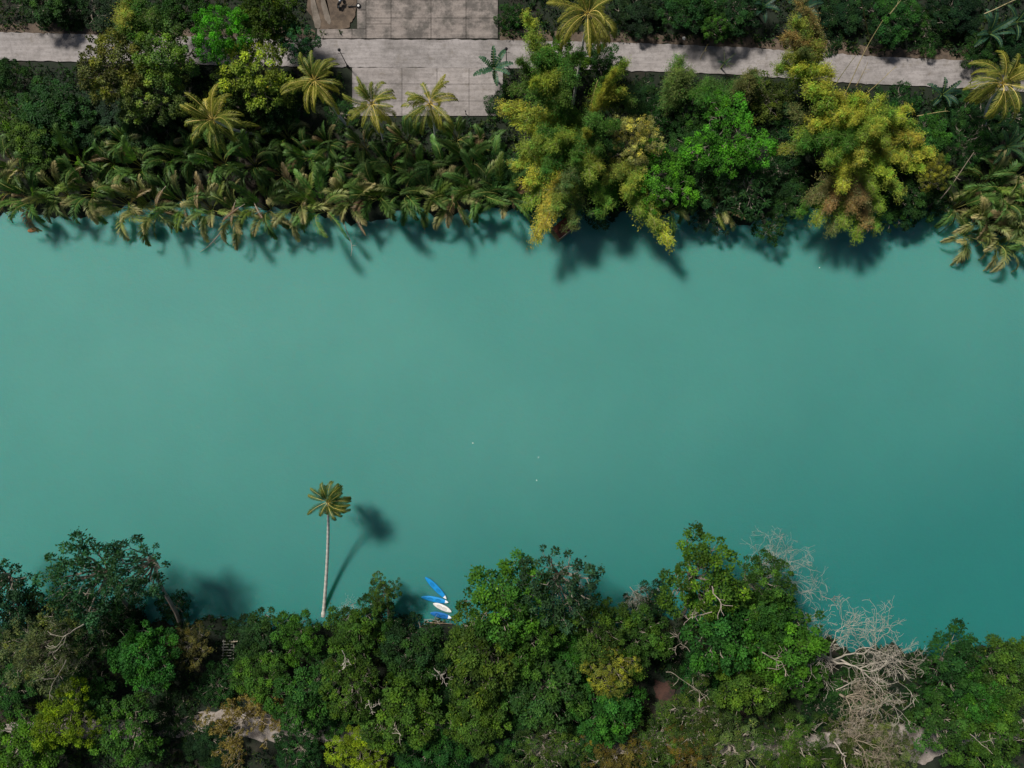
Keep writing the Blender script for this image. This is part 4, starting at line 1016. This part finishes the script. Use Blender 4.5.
pole((826, 100, 2), (860, 50, 9), 'olive bamboo pole leaning over the road beside the longest one', .06, (.9, .9, .7))
pole((856, 86, 3), (868, 62, 6), 'short yellow bamboo pole over the road', .05, (1.5, 1.3, .9))
pole((868, 92, 3), (896, 66, 6), 'thin pale bamboo pole over the lower road edge', .045, (1.5, 1.35, 1.1))
pole((870, 40, 4), (860, -6, 10), 'dull bamboo pole above the road near the top edge', .06, (.7, .65, .4))
pole((890, 14, 7), (904, -4, 9), 'thick pale bamboo pole at the top edge right of centre', .09, (1.3, 1.25, 1.2))
pole((984, 14, 6), (1026, -4, 9), 'thick pale bamboo pole in the top right corner', .09, (1.4, 1.3, 1.2))
pole((917, 116, 5), (948, 111, 8), 'thin white bamboo pole lying over the dark bushes right of the golden bamboo', .045, (1.9, 1.8, 1.6))
pole((936, 204, 3), (974, 152, 9), 'pale slanting branch above the right nipa palms', .09, (1, .9, .75), 'slanting_branch', M_DEAD, 'branch', .03)
pole((598, 80, 12), (584, 122, 7), 'pale bamboo pole standing in the slanting bamboo', .06, (1.4, 1.3, 1.0))
pole((700, 60, 6), (708, 44, 9), 'thin pale bamboo tip hanging over the road left of the dark banana plant', .035, (1.3, 1.2, .9))
pole((774, 728, 4), (790, 772, 4.5), 'pale fallen pole at the bottom edge, right arm of a V', .08, (1, .95, .85), 'fallen_pole', M_DEAD, 'pole')
pole((774, 732, 4), (764, 772, 3.5), 'pale fallen pole at the bottom edge, left arm of a V', .08, (.8, .75, .7), 'fallen_pole', M_DEAD, 'pole')
pole((776, 740, 4.4), (832, 741, 5), 'thin fallen pole lying level towards the white forked branch', .05, (.8, .75, .6), 'fallen_pole', M_DEAD, 'pole')
pole((834, 742, 7), (846, 756, 7), 'white broken branch stub at the bottom edge', .11, (1.35, 1.3, 1.25), 'fallen_branch', M_DEAD, 'branch', .05)
pole((846, 756, 7), (850, 774, 6), 'white branch stub running off the bottom edge', .09, (1.3, 1.2, 1.15), 'fallen_branch', M_DEAD, 'branch', .05)

def limb(a, label, dirpx, r, L, depth=2, seed=1, col=(1.2, 1.15, 1.1), spread=.6, mat=None):
    A = W(*a); rs = np.random.RandomState(seed); mb = MB()
    d = nrm(np.array([[dirpx[0], -dirpx[1], 0.05]], float))[0]
    branching(mb, np.zeros(3), d, L, r * .6, depth, rs, spread, 0.0, minr=.03)
    return props(obj('dead_limb', mb.mesh('dead_limb', mat or M_DEAD), None, loc=A, color=tuple(q * .56 for q in col)), label, 'branch')
limb((84, 624, 14.5), 'long bare grey limb over the olive tree on the left bank', (-1, .45), .13, 2.6, 2, 3, (1.05, 1.05, 1.0))
limb((66, 660, 14), 'drooping grey limb below the long bare one on the left', (-.3, 1), .10, 2.4, 2, 5, (.9, .9, .85))
limb((712, 586, 17.2), 'smooth whitish limb in the tall overhanging tree', (.25, 1), .13, 2.6, 1, 8, (1.3, 1.2, 1.2), .5)
limb((712, 612, 16.4), 'forked whitish limb below the smooth one', (-1, .2), .10, 2.0, 2, 9, (1.2, 1.1, 1.1))
limb((762, 652, 15.5), 'white broken limb on the full green tree left of the dead trees', (1, .45), .11, 2.4, 2, 12, (1.3, 1.2, 1.15))
limb((666, 672, 8.5), 'pale dead limb lying level above the red soil patch', (1, .02), .08, 3.4, 2, 14, (1.1, 1.05, .95), .5)
limb((690, 652, 8), 'crooked pale limb above the level dead one', (-.6, -1), .08, 1.8, 2, 15, (1, .95, .9))
limb((434, 668, 10), 'twisted white twig over the dark hollow behind the kayaks', (.8, .8), .07, 1.4, 3, 17, (1.3, 1.3, 1.3))
limb((424, 620, 9), 'white forked twig beside the kayaks', (.8, .6), .07, 1.0, 2, 18, (1.4, 1.4, 1.35))
limb((342, 650, 12.5), 'white crooked twig on the olive green tree by the palm foot', (.5, 1), .07, 1.2, 2, 19, (1.4, 1.4, 1.4))
limb((368, 700, 14), 'white tangled twig on the clustered green tree', (.3, .5), .07, 1.0, 3, 20, (1.5, 1.5, 1.45))
limb((392, 733, 11.5), 'white twig on the broad mid green tree', (1, .1), .06, 1.2, 2, 21, (1.4, 1.4, 1.3))
limb((836, 690, 10.5), 'curled white branch at the left of the tan leafless tree', (1, -.9), .15, 2.2, 2, 24, (1.4, 1.35, 1.25), .6)
limb((970, 734, 12), 'white forked twig on the full tree at the right', (1, .25), .08, 1.6, 2, 26, (1.3, 1.2, 1.2))
limb((822, 596, 13), 'thin pale twig over the green crown near the grey bare tree', (1, .6), .06, 1.2, 2, 27, (1, .9, .9))

# ------------------------------------------------------------------ banana plants
def bana(v, px, py, label, s=1.0, tint=(1, 1, 1)):
    c = W(px, py, 4.0); z = hz(c.x, c.y)
    e = empty('banana_plant', (c.x, c.y, z), label, 'banana plant', 'banana plants of the upper bank', rnd.uniform(0, 6.28), (s, s, s))
    obj('stem', v[0], e); obj('leaf_blades', v[1], e, color=tint)
bana(BANA[0], 494, 72, 'blue green banana plant on the right side of the concrete landing', 1.4, (1.2, 1.3, 1.9))
bana(BANA[2], 986, 36, 'dark banana plant near the top right corner', 1.3, (.7, .85, 1.2))
bana(BANA[1], 1014, 24, 'banana plant at the top right edge of the frame', 1.2, (.6, .75, 1.0))
bana(BANA[2], 1004, 148, 'green banana plant between the right coconut palm and the nipa palms', 1.2, (1.1, 1.2, 1.2))
bana(BANA[1], 800, 12, 'dark banana plant at the top edge beside the tall bamboo plume', 1.3, (.6, .8, 1.2))
bana(BANA[0], 940, 96, 'dark banana plant along the lower road edge near the right palm', 1.2, (.55, .7, 1.1))
bana(BANA[1], 762, 8, 'shaded banana plant at the top edge left of the tall bamboo plume', 1.1, (.5, .7, 1.1))
bana((BANA[1][0], banana(190, 3, 1.6, .5)[1]), 725, 62, 'small dark banana plant standing upright against the open road', .8, (.35, .45, .8))

# ------------------------------------------------------------------ undergrowth (uncountable)
def undergrowth():
    rs = np.random.RandomState(77); mb = MB()
    n = 30000
    x = rs.uniform(-96, 96, n); side = rs.rand(n) < 0.5
    y = np.where(side, rs.uniform(30.5, 74, n), rs.uniform(-72, -36, n))
    keep = np.maximum(y - bank_up(x), bank_lo(x) - y) > -0.2
    ry = road_y(x)
    keep &= ~((np.abs(y - ry) < 2.7))
    pxx = 512 + x / (CAM_H - 2) * FPX; pyy = 384 - y / (CAM_H - 2) * FPX
    keep &= ~((pxx > 345) & (pxx < 503) & (pyy < 119))
    keep &= ~((pxx > 305) & (pxx < 345) & (pyy < 32))
    py_ = np.array([path_y(a) for a in x]); keep &= ~((np.abs(y - py_) < 1.25))
    keep &= ~((pxx > 198) & (pxx < 292) & (pyy > 704) & (pyy < 750)); keep &= ~((pxx > 650) & (pxx < 688) & (pyy > 672) & (pyy < 716))
    keep &= ~((pxx > 900) & (pxx < 948) & (pyy > 738))
    x = x[keep]; y = y[keep]; z = height(x, y)
    for i in range(len(x)):
        nz = noise.noise(Vector((x[i] * .12, y[i] * .12, 3)))
        if nz < -0.25 and rs.rand() < .6: continue
        m = 11
        hgt = 0.25 + 1.0 * rs.rand() ** 2
        d = nrm(rs.randn(m, 3) + np.array([0, 0, 1.0])); P = np.array([x[i], y[i], z[i] + hgt * .3]) + d * hgt * .6 * rs.rand(m, 1) * np.array([1, 1, 1.4])
        c = np.array([[.020, .052, .018], [.034, .085, .022], [.055, .085, .022], [.012, .036, .016]][rs.randint(4)]) * (.7 + .6 * rs.rand())
        leaves(mb, P, d + rs.randn(m, 3) * .5, np.array([0, 0, 1.0]) + rs.randn(m, 3) * .4, .35 + .3 * rs.rand(m), .13 + .1 * rs.rand(m), c[None] * (.8 + .4 * rs.rand(m, 1)), .1)
    return mb.mesh('undergrowth', M_LEAF)
props(obj('undergrowth', undergrowth()), 'low green plants and seedlings covering the ground of both banks', 'undergrowth', kind='stuff')

# ------------------------------------------------------------------ kayaks
def kayak(bow_px, stern_px, label, body, cap_c, z=0.0, wid=0.86):
    A = W(*bow_px, 0.25); B = W(*stern_px, 0.25)
    d = A - B; L = math.hypot(d.x, d.y)
    e = empty('kayak', ((A.x + B.x) / 2, (A.y + B.y) / 2, z), label, 'kayak', 'kayaks moored at the lower bank', math.atan2(d.y, d.x))
    def loft(x0, x1, n, shape, tint, wsc=1.0, zoff=0.0):
        mb = MB(); xs = np.linspace(x0, x1, n); k = 16; a = np.arange(k) * 2 * PI / k
        rings = []
        for xx in xs:
            u = min(abs(xx) / (L / 2), 1.0)
            wdt = wid / 2 * wsc * max((1 - u ** 2.4), 0.0) ** .75 + 0.012
            rise = 0.16 * u ** 3
            yy = np.cos(a) * wdt
            zz = np.where(np.sin(a) > 0, np.sin(a) * 0.13 * (1 - u ** 3 * .6), np.sin(a) * 0.20 * (1 - u ** 3 * .8)) + 0.12 + rise + zoff
            rings.append(np.stack([np.full(k, xx), yy, zz], 1))
        v = np.concatenate(rings); i = np.arange(n - 1)[:, None] * k; j = np.arange(k)[None]; j2 = (j + 1) % k
        mb.add(v, np.stack([i + j, i + j2, i + k + j2, i + k + j], -1).reshape(-1, 4), tint)
        return mb
    obj('hull', loft(-L / 2 + .55, L / 2, 26, None, (1, 1, 1)).mesh('hull', M_PAINT, True), e, color=body)
    obj('stern_cap', loft(-L / 2, -L / 2 + .55, 8, None, (1, 1, 1)).mesh('stern_cap', M_PAINT, True), e, color=cap_c)
    for cx in (-L * .12, L * .16):
        mb = MB(); n = 20
        ring = np.array([[cx + .42 * math.cos(t), .20 * math.sin(t), 0.262] for t in np.linspace(0, 2 * PI, n + 1)])
        tube(mb, ring, np.full(n + 1, .022), (1, 1, 1), k=5)
        o = obj('cockpit_rim', mb.mesh('cockpit_rim', M_PAINT, True), e, color=tuple(c * .6 for c in body))
        st = MB(); lathe(st, [(0.005, .0), (.6, .004), (1.0, .012)], 18, (1, 1, 1)); me = st.mesh('seat_well', M_PAINT)
        obj('seat_well', me, o, loc=(cx, 0, 0.256), scale=(.40, .19, 1), color=tuple(c * .75 for c in body))
    return e
BL = (0.012, 0.26, 0.62)
kayak((425, 577), (446.5, 599), 'blue kayak pointing up left, farthest out on the water', BL, (.75, .8, .85))
kayak((421, 597), (448.5, 602.5), 'blue kayak lying almost level, second from the top of the group', BL, (.75, .8, .85))
kayak((433, 603.5), (451.5, 612), 'white kayak between the two lower blue kayaks', (.78, .78, .74), (.7, .7, .68))
kayak((430, 613), (451.5, 618), 'blue kayak nearest the bank, half hidden under the trees', (0.012, 0.14, .42), (.75, .8, .85))
pole((424, 622, .5), (452, 624, .6), 'brown log lying at the bank below the kayaks', .09, (.6, .5, .4), 'log', M_DEAD, 'log')

# ------------------------------------------------------------------ raft hut with rust-red roof
def raft_hut():
    c = W(564, 227, 1.6)
    e = empty('raft_hut', (c.x, c.y, 0), 'small raft shelter with a rust red roof under the yellow bamboo', 'shelter', None, math.radians(38))
    mb = MB(); Lx, Ly = 1.6, 1.0
    # two slopes of corrugated sheet
    n = 33; xs = np.linspace(-Lx, Lx, n)
    for sg in (-1, 1):
        v = []; 
        for xx, w_ in zip(xs, np.sin(np.arange(n) * PI / 2) * 0.02):
            v += [(xx, 0.0, 2.05 + w_), (xx, sg * Ly, 1.72 + w_), (xx, 0.0, 2.01 + w_), (xx, sg * Ly, 1.68 + w_)]
        i = np.arange(n - 1) * 4
        f = np.concatenate([np.stack([i, i + 4, i + 5, i + 1], 1), np.stack([i + 2, i + 6, i + 7, i + 3], 1), np.stack([i + 1, i + 5, i + 7, i + 3], 1)])
        mb.add(v, f, (1, 1, 1))
    roof = obj('roof', mb.mesh('roof', tint_mat('rusty_sheet', (0.07, .028, .018), (.20, .062, .04), 2.2, .8)), e)
    mb = MB(); box(mb, -Lx - .02, Lx + .02, -Ly - .07, -Ly - .01, 1.62, 1.76, (1, 1, 1)); obj('eave_board', mb.mesh('eave_board', M_DEAD), roof, color=(1.3, 1.2, 1.1))
    mb = MB()
    for yy in np.linspace(-1.0, 1.0, 9): tube(mb, [(-1.9, yy, .12), (0, yy + .02, .13), (1.9, yy, .12)], [.09, .085, .08], k=6)
    obj('deck', mb.mesh('deck', M_CULM), e, color=(.8, .7, .6))
    for sx in (-1, 1):
        for sy in (-1, 1):
            mb = MB(); tube(mb, [(0, 0, .1), (0, 0, 1.75)], [.05, .045], k=6); obj('post', mb.mesh('post', M_DEAD), e, loc=(sx * 1.4, sy * .8, 0))
raft_hut()

# bamboo landing at the gap of the lower bank
e = empty('bamboo_landing', (*W(228, 655, 1.4)[:2], 1.2), 'slatted bamboo landing steps in the gap of the left lower bank', 'steps')
for i in range(11):
    mb = MB(); tube(mb, [(-.95, i * .42 - 2.2, .5 - i * .05), (0, i * .42 - 2.17, .52 - i * .05), (.95, i * .42 - 2.2, .5 - i * .05)], [.07, .07, .06], k=6)
    obj('slat', mb.mesh('slat', M_DEAD), e, color=(.7, .8, .78))
for sx in (-1, 1):
    mb = MB(); tube(mb, [(sx * .8, -2.4, .4), (sx * .8, 2.2, -.1)], [.06, .06], k=6); obj('rail', mb.mesh('rail', M_DEAD), e)
pole((231, 642, 1.6), (246, 641, 1.8), 'short pale pole lying across the top of the bamboo landing', .09, (1.2, 1.15, 1.0), 'fallen_pole', M_DEAD, 'pole')

# ------------------------------------------------------------------ dead fronds and debris at the upper waterline
def dry_frond(a, yaw, L, label, seed, elev=.3, droop=.9, col=TAN, n=30, lfl=.55):
    rs = np.random.RandomState(seed); mb = MB(); rb = MB(); A = W(*a)
    frond(mb, rb, (0, 0, 0), yaw, elev, L, droop, lfl, .07, n, np.array(col) * .6, np.array(col), rs, hang=1.2, start=.25)
    e = empty('dead_frond', A, label, 'palm frond', 'dead palm fronds over the water')
    obj('leaflets', mb.mesh('leaflets', M_PALM), e); obj('rib', rb.mesh('rib', M_DEAD), e, color=(1.2, 1.1, 1))
dry_frond((352, 210, 3.2), math.radians(-62), 4.4, 'brown dead frond hanging beside the white stick over the water', 1, .2, .7, (.26, .18, .09))
dry_frond((245, 204, 3.0), math.radians(-140), 4.5, 'reddish brown dead frond above the drowned stick', 2, .4, 1.0, (.27, .15, .09))
dry_frond((254, 202, 3.4), math.radians(-60), 4.2, 'reddish brown dead frond drooping right of the drowned stick', 3, .6, 1.6, (.30, .18, .11))
dry_frond((236, 200, 3.0), math.radians(-100), 4.4, 'tan dead frond touching the water left of the white stick', 4, .4, 1.4, (.36, .25, .13))
dry_frond((166, 186, 3.0), math.radians(-115), 3.8, 'tan dead frond at the water below the sparse olive tree', 5, .5, 1.5, (.38, .27, .14), 40, .7)
dry_frond((200, 180, 3.0), math.radians(-95), 4.6, 'wide tan dead frond over the water below the leaning coconut palm', 6, .5, 1.5, (.42, .32, .15), 44, .85)
dry_frond((310, 190, 3.0), math.radians(-105), 5.0, 'straw coloured dead frond over the water left of the white stick', 7, .5, 1.5, (.42, .33, .14), 44, .8)
dry_frond((452, 182, 3.0), math.radians(-85), 4.2, 'straw coloured dead frond hanging near the right end of the palm row', 8, .5, 1.5, (.40, .30, .13), 40, .6)
pole((228, 228, .6), (200, 252, .1), 'drowned pale stick slanting out of the water', .09, (1.2, 1.15, 1.05), 'drowned_stick', M_DEAD, 'branch', .03)
pole((343, 212, 2.4), (351, 256, .1), 'white stick dipping into the water below the palm row', .08, (1.5, 1.5, 1.4), 'drowned_stick', M_DEAD, 'branch', .05)

def husk():
    c = W(33, 230, 0); mb = MB(); n = 12; t = np.linspace(-1, 1, n)
    rings = []
    for u in t:
        wd = .34 * math.sqrt(max(1 - u * u, 0)) + .01; a = np.linspace(0, PI, 7)
        rings.append(np.stack([np.full(7, u * .85), np.cos(a) * wd, np.sin(a) * wd * .45 + .02 + .06 * u * u], 1))
    v = np.concatenate(rings); i = np.arange(n - 1)[:, None] * 7; j = np.arange(6)[None]
    mb.add(v, np.stack([i + j, i + j + 1, i + 8 + j, i + 7 + j], -1).reshape(-1, 4), (1, 1, 1))
    o = obj('floating_husk', mb.mesh('floating_husk', tint_mat('husk', (.20, .085, .03), (.42, .22, .09), 3, .8), True), None, loc=(c.x, c.y, 0), rz=math.radians(14))
    props(o, 'orange brown palm husk floating near the upper left bank', 'husk')
husk()
for i, (x, y, lb) in enumerate([(472, 443, 'white floating leaf speck, left one of three in the river centre'), (538, 458, 'white floating leaf speck, upper right one of three in the river centre'), (537, 481, 'white floating leaf speck, lower right one of three in the river centre'), (755, 533, 'dark floating twig speck off the grey bare tree'), (820, 267, 'pale floating leaf speck below the golden bamboo')]):
    c = W(x, y, 0); mb = MB(); rs = np.random.RandomState(i)
    leaves(mb, np.array([[0, 0, .01]]), np.array([[math.cos(i), math.sin(i), .02]]), np.array([[0, 0, 1.]]), .26, .15, np.array([[.75, .8, .7]]) if i != 3 else np.array([[.05, .04, .03]]), .1)
    props(obj('floating_leaf', mb.mesh('floating_leaf', M_PAINT), None, loc=c), lb, 'leaf', 'specks floating on the river')

# ------------------------------------------------------------------ lamp posts, posts, motorbike, tyre, stones
def lamp_post(px, py, label, H=5.0):
    b = W(px, py, 2.0)
    e = empty('street_lamp', b, label, 'street lamp', 'dark lamp posts along the road')
    mb = MB(); lathe(mb, [(.19, -.1), (.19, .12), (.12, .2), (.075, .5), (.05, H - .6), (.045, H - .25)], 10); obj('post', mb.mesh('post', M_DARK), e)
    mb = MB(); tube(mb, [(-.48, 0, H - 1.2), (-.42, 0, H - 1.0), (0, 0, H - 1.05), (.42, 0, H - 1.0), (.48, 0, H - 1.2)], [.03] * 5, k=5); obj('cross_arm', mb.mesh('cross_arm', M_DARK), e)
    mb = MB(); lathe(mb, [(.04, H - .3), (.16, H - .25), (.22, H - .02), (.25, H + .03), (.12, H + .16), (.005, H + .24)], 10); obj('lantern', mb.mesh('lantern', M_DARK), e)
lamp_post(347.5, 66, 'black lamp post at the left end of the concrete landing')
lamp_post(506.5, 65, 'black lamp post beside the blue green banana plant')
for (x, y, lb) in [(466, 114, 'short dark post at the lower edge of the landing, left one'), (489, 113, 'short dark post at the lower edge of the landing, right one near the bamboo')]:
    b = W(x, y, 1.97); e = empty('bollard', b, lb, 'post', 'short posts on the landing edge')
    mb = MB(); lathe(mb, [(.10, -.02), (.10, .06), (.05, .1), (.045, 1.0)], 8); obj('post', mb.mesh('post', M_DARK), e)
    mb = MB(); lathe(mb, [(.045, 1.0), (.10, 1.03), (.11, 1.12), (.005, 1.2)], 8); obj('cap', mb.mesh('cap', M_DARK), e)

def torus(R, r, k=18, q=6, tint=(1, 1, 1)):
    mb = MB(); a = np.arange(k + 1) * 2 * PI / k
    tube(mb, np.stack([R * np.cos(a), a * 0, R * np.sin(a)], 1), np.full(k + 1, r), tint, k=q)
    return mb
def motorbike(px, py, rz, label):
    b = W(px, py, 2.0); b.z = 2.0
    e = empty('motorcycle', b, label, 'motorcycle', None, rz)
    for sx in (-.62, .62):
        t = obj('wheel', torus(.25, .06).mesh('wheel', M_RUBBER), e, loc=(sx, 0, .31))
        mb = MB(); lathe(mb, [(.005, -.05), (.20, -.04), (.20, .04), (.005, .05)], 12); o = obj('rim', mb.mesh('rim', M_STONE), t); o.rotation_euler = (PI / 2, 0, 0)
    mb = MB()
    P = np.array([(-.75, 0, .78), (-.45, 0, .82), (-.1, 0, .80)]); tube(mb, P, [.06, .14, .11], k=8, cap=True); obj('seat', mb.mesh('seat', M_RUBBER, True), e)
    mb = MB(); tube(mb, [(-.1, 0, .75), (.1, 0, .84), (.35, 0, .86), (.5, 0, .75)], [.1, .17, .16, .06], k=10, cap=True); obj('fuel_tank', mb.mesh('fuel_tank', M_PAINT, True), e, color=(.75, .77, .78))
    mb = MB(); tube(mb, [(-.4, 0, .45), (0, 0, .4), (.25, 0, .55)], [.1, .16, .1], k=8, cap=True); obj('engine', mb.mesh('engine', M_DARK), e)
    mb = MB()
    for sy in (-.09, .09): tube(mb, [(.62, sy, .31), (.48, sy, .95)], [.025, .025], k=5)
    tube(mb, [(.62, 0, .31), (-.1, 0, .7), (-.62, 0, .31)], [.03, .03, .03], k=5)
    obj('frame', mb.mesh('frame', M_DARK), e)
    mb = MB(); tube(mb, [(.34, -.36, 1.0), (.46, -.15, 1.02), (.48, 0, .98), (.46, .15, 1.02), (.34, .36, 1.0)], [.02] * 5, k=5); obj('handlebar', mb.mesh('handlebar', M_DARK), e)
    mb = MB(); lathe(mb, [(.005, -.08), (.09, -.05), (.1, .05), (.005, .07)], 10); o = obj('headlight', mb.mesh('headlight', M_STONE), e, loc=(.62, 0, .85)); o.rotation_euler = (0, PI / 2, 0)
    mb = MB(); tube(mb, [(.40, 0, .52), (.62, 0, .64), (.84, 0, .52)], [.06, .075, .05], k=7, cap=True); obj('mudguard', mb.mesh('mudguard', M_PAINT), e, color=(.75, .77, .78))
motorbike(341, 4, math.radians(60), 'white and black motorcycle parked on the dirt yard at the top edge')
b = W(358.5, 6, 2.0); e = empty('tyre', (b.x, b.y, 2.12), 'black tyre with a white hub lying flat at the yard edge', 'tyre')
o = obj('tread', torus(.28, .10).mesh('tread', M_RUBBER), e); o.rotation_euler = (PI / 2, 0, 0)
mb = MB(); lathe(mb, [(.19, -.05), (.17, .02), (.005, .05)], 12); obj('hub', mb.mesh('hub', M_STONE), e)
pole((348, 6.5, 2.1), (356.5, 6, 2.1), 'dark pipe lying between the motorcycle and the tyre', .09, (1, 1, 1), 'pipe', M_DARK, 'pipe')

def rock(px, py, r, label, seed, z=None, group='pale stones'):
    c = W(px, py, 2.0); z = hz(c.x, c.y) if z is None else z; mb = MB(); rs = np.random.RandomState(seed); k = 9
    rings = [(0.005, .62), (.45, .55), (.8, .3), (1, 0), (.8, -.3)]
    v = [[r * q * math.cos(t) * (1 + .15 * rs.randn()), r * q * math.sin(t) * (1 + .15 * rs.randn()), r * h_] for q, h_ in rings for t in np.arange(k) * 2 * PI / k]
    i = np.arange(4)[:, None] * k; j = np.arange(k)[None]; j2 = (j + 1) % k
    mb.add(v, np.stack([i + j, i + j2, i + k + j2, i + k + j], -1).reshape(-1, 4), (1, 1, 1))
    props(obj('stone', mb.mesh('stone', M_STONE), None, loc=(c.x, c.y, z + .1)), label, 'stone', group)
for i, (x, y, r, z, lb) in enumerate([(80, 4, .32, 6.5, 'white stone speck above the left end of the road'), (684, 38, .25, 2, 'small white stone on the verge above the open road'), (28, 730, .3, 2, 'white round stone near the bottom left corner'), (172, 731, .3, 2, 'white round stone at the lower left beside the dark shrub'), (154, 725, .25, 2, 'smaller pale stone just left of the white round one')]):
    rock(x, y, r, lb, i + 3, None)
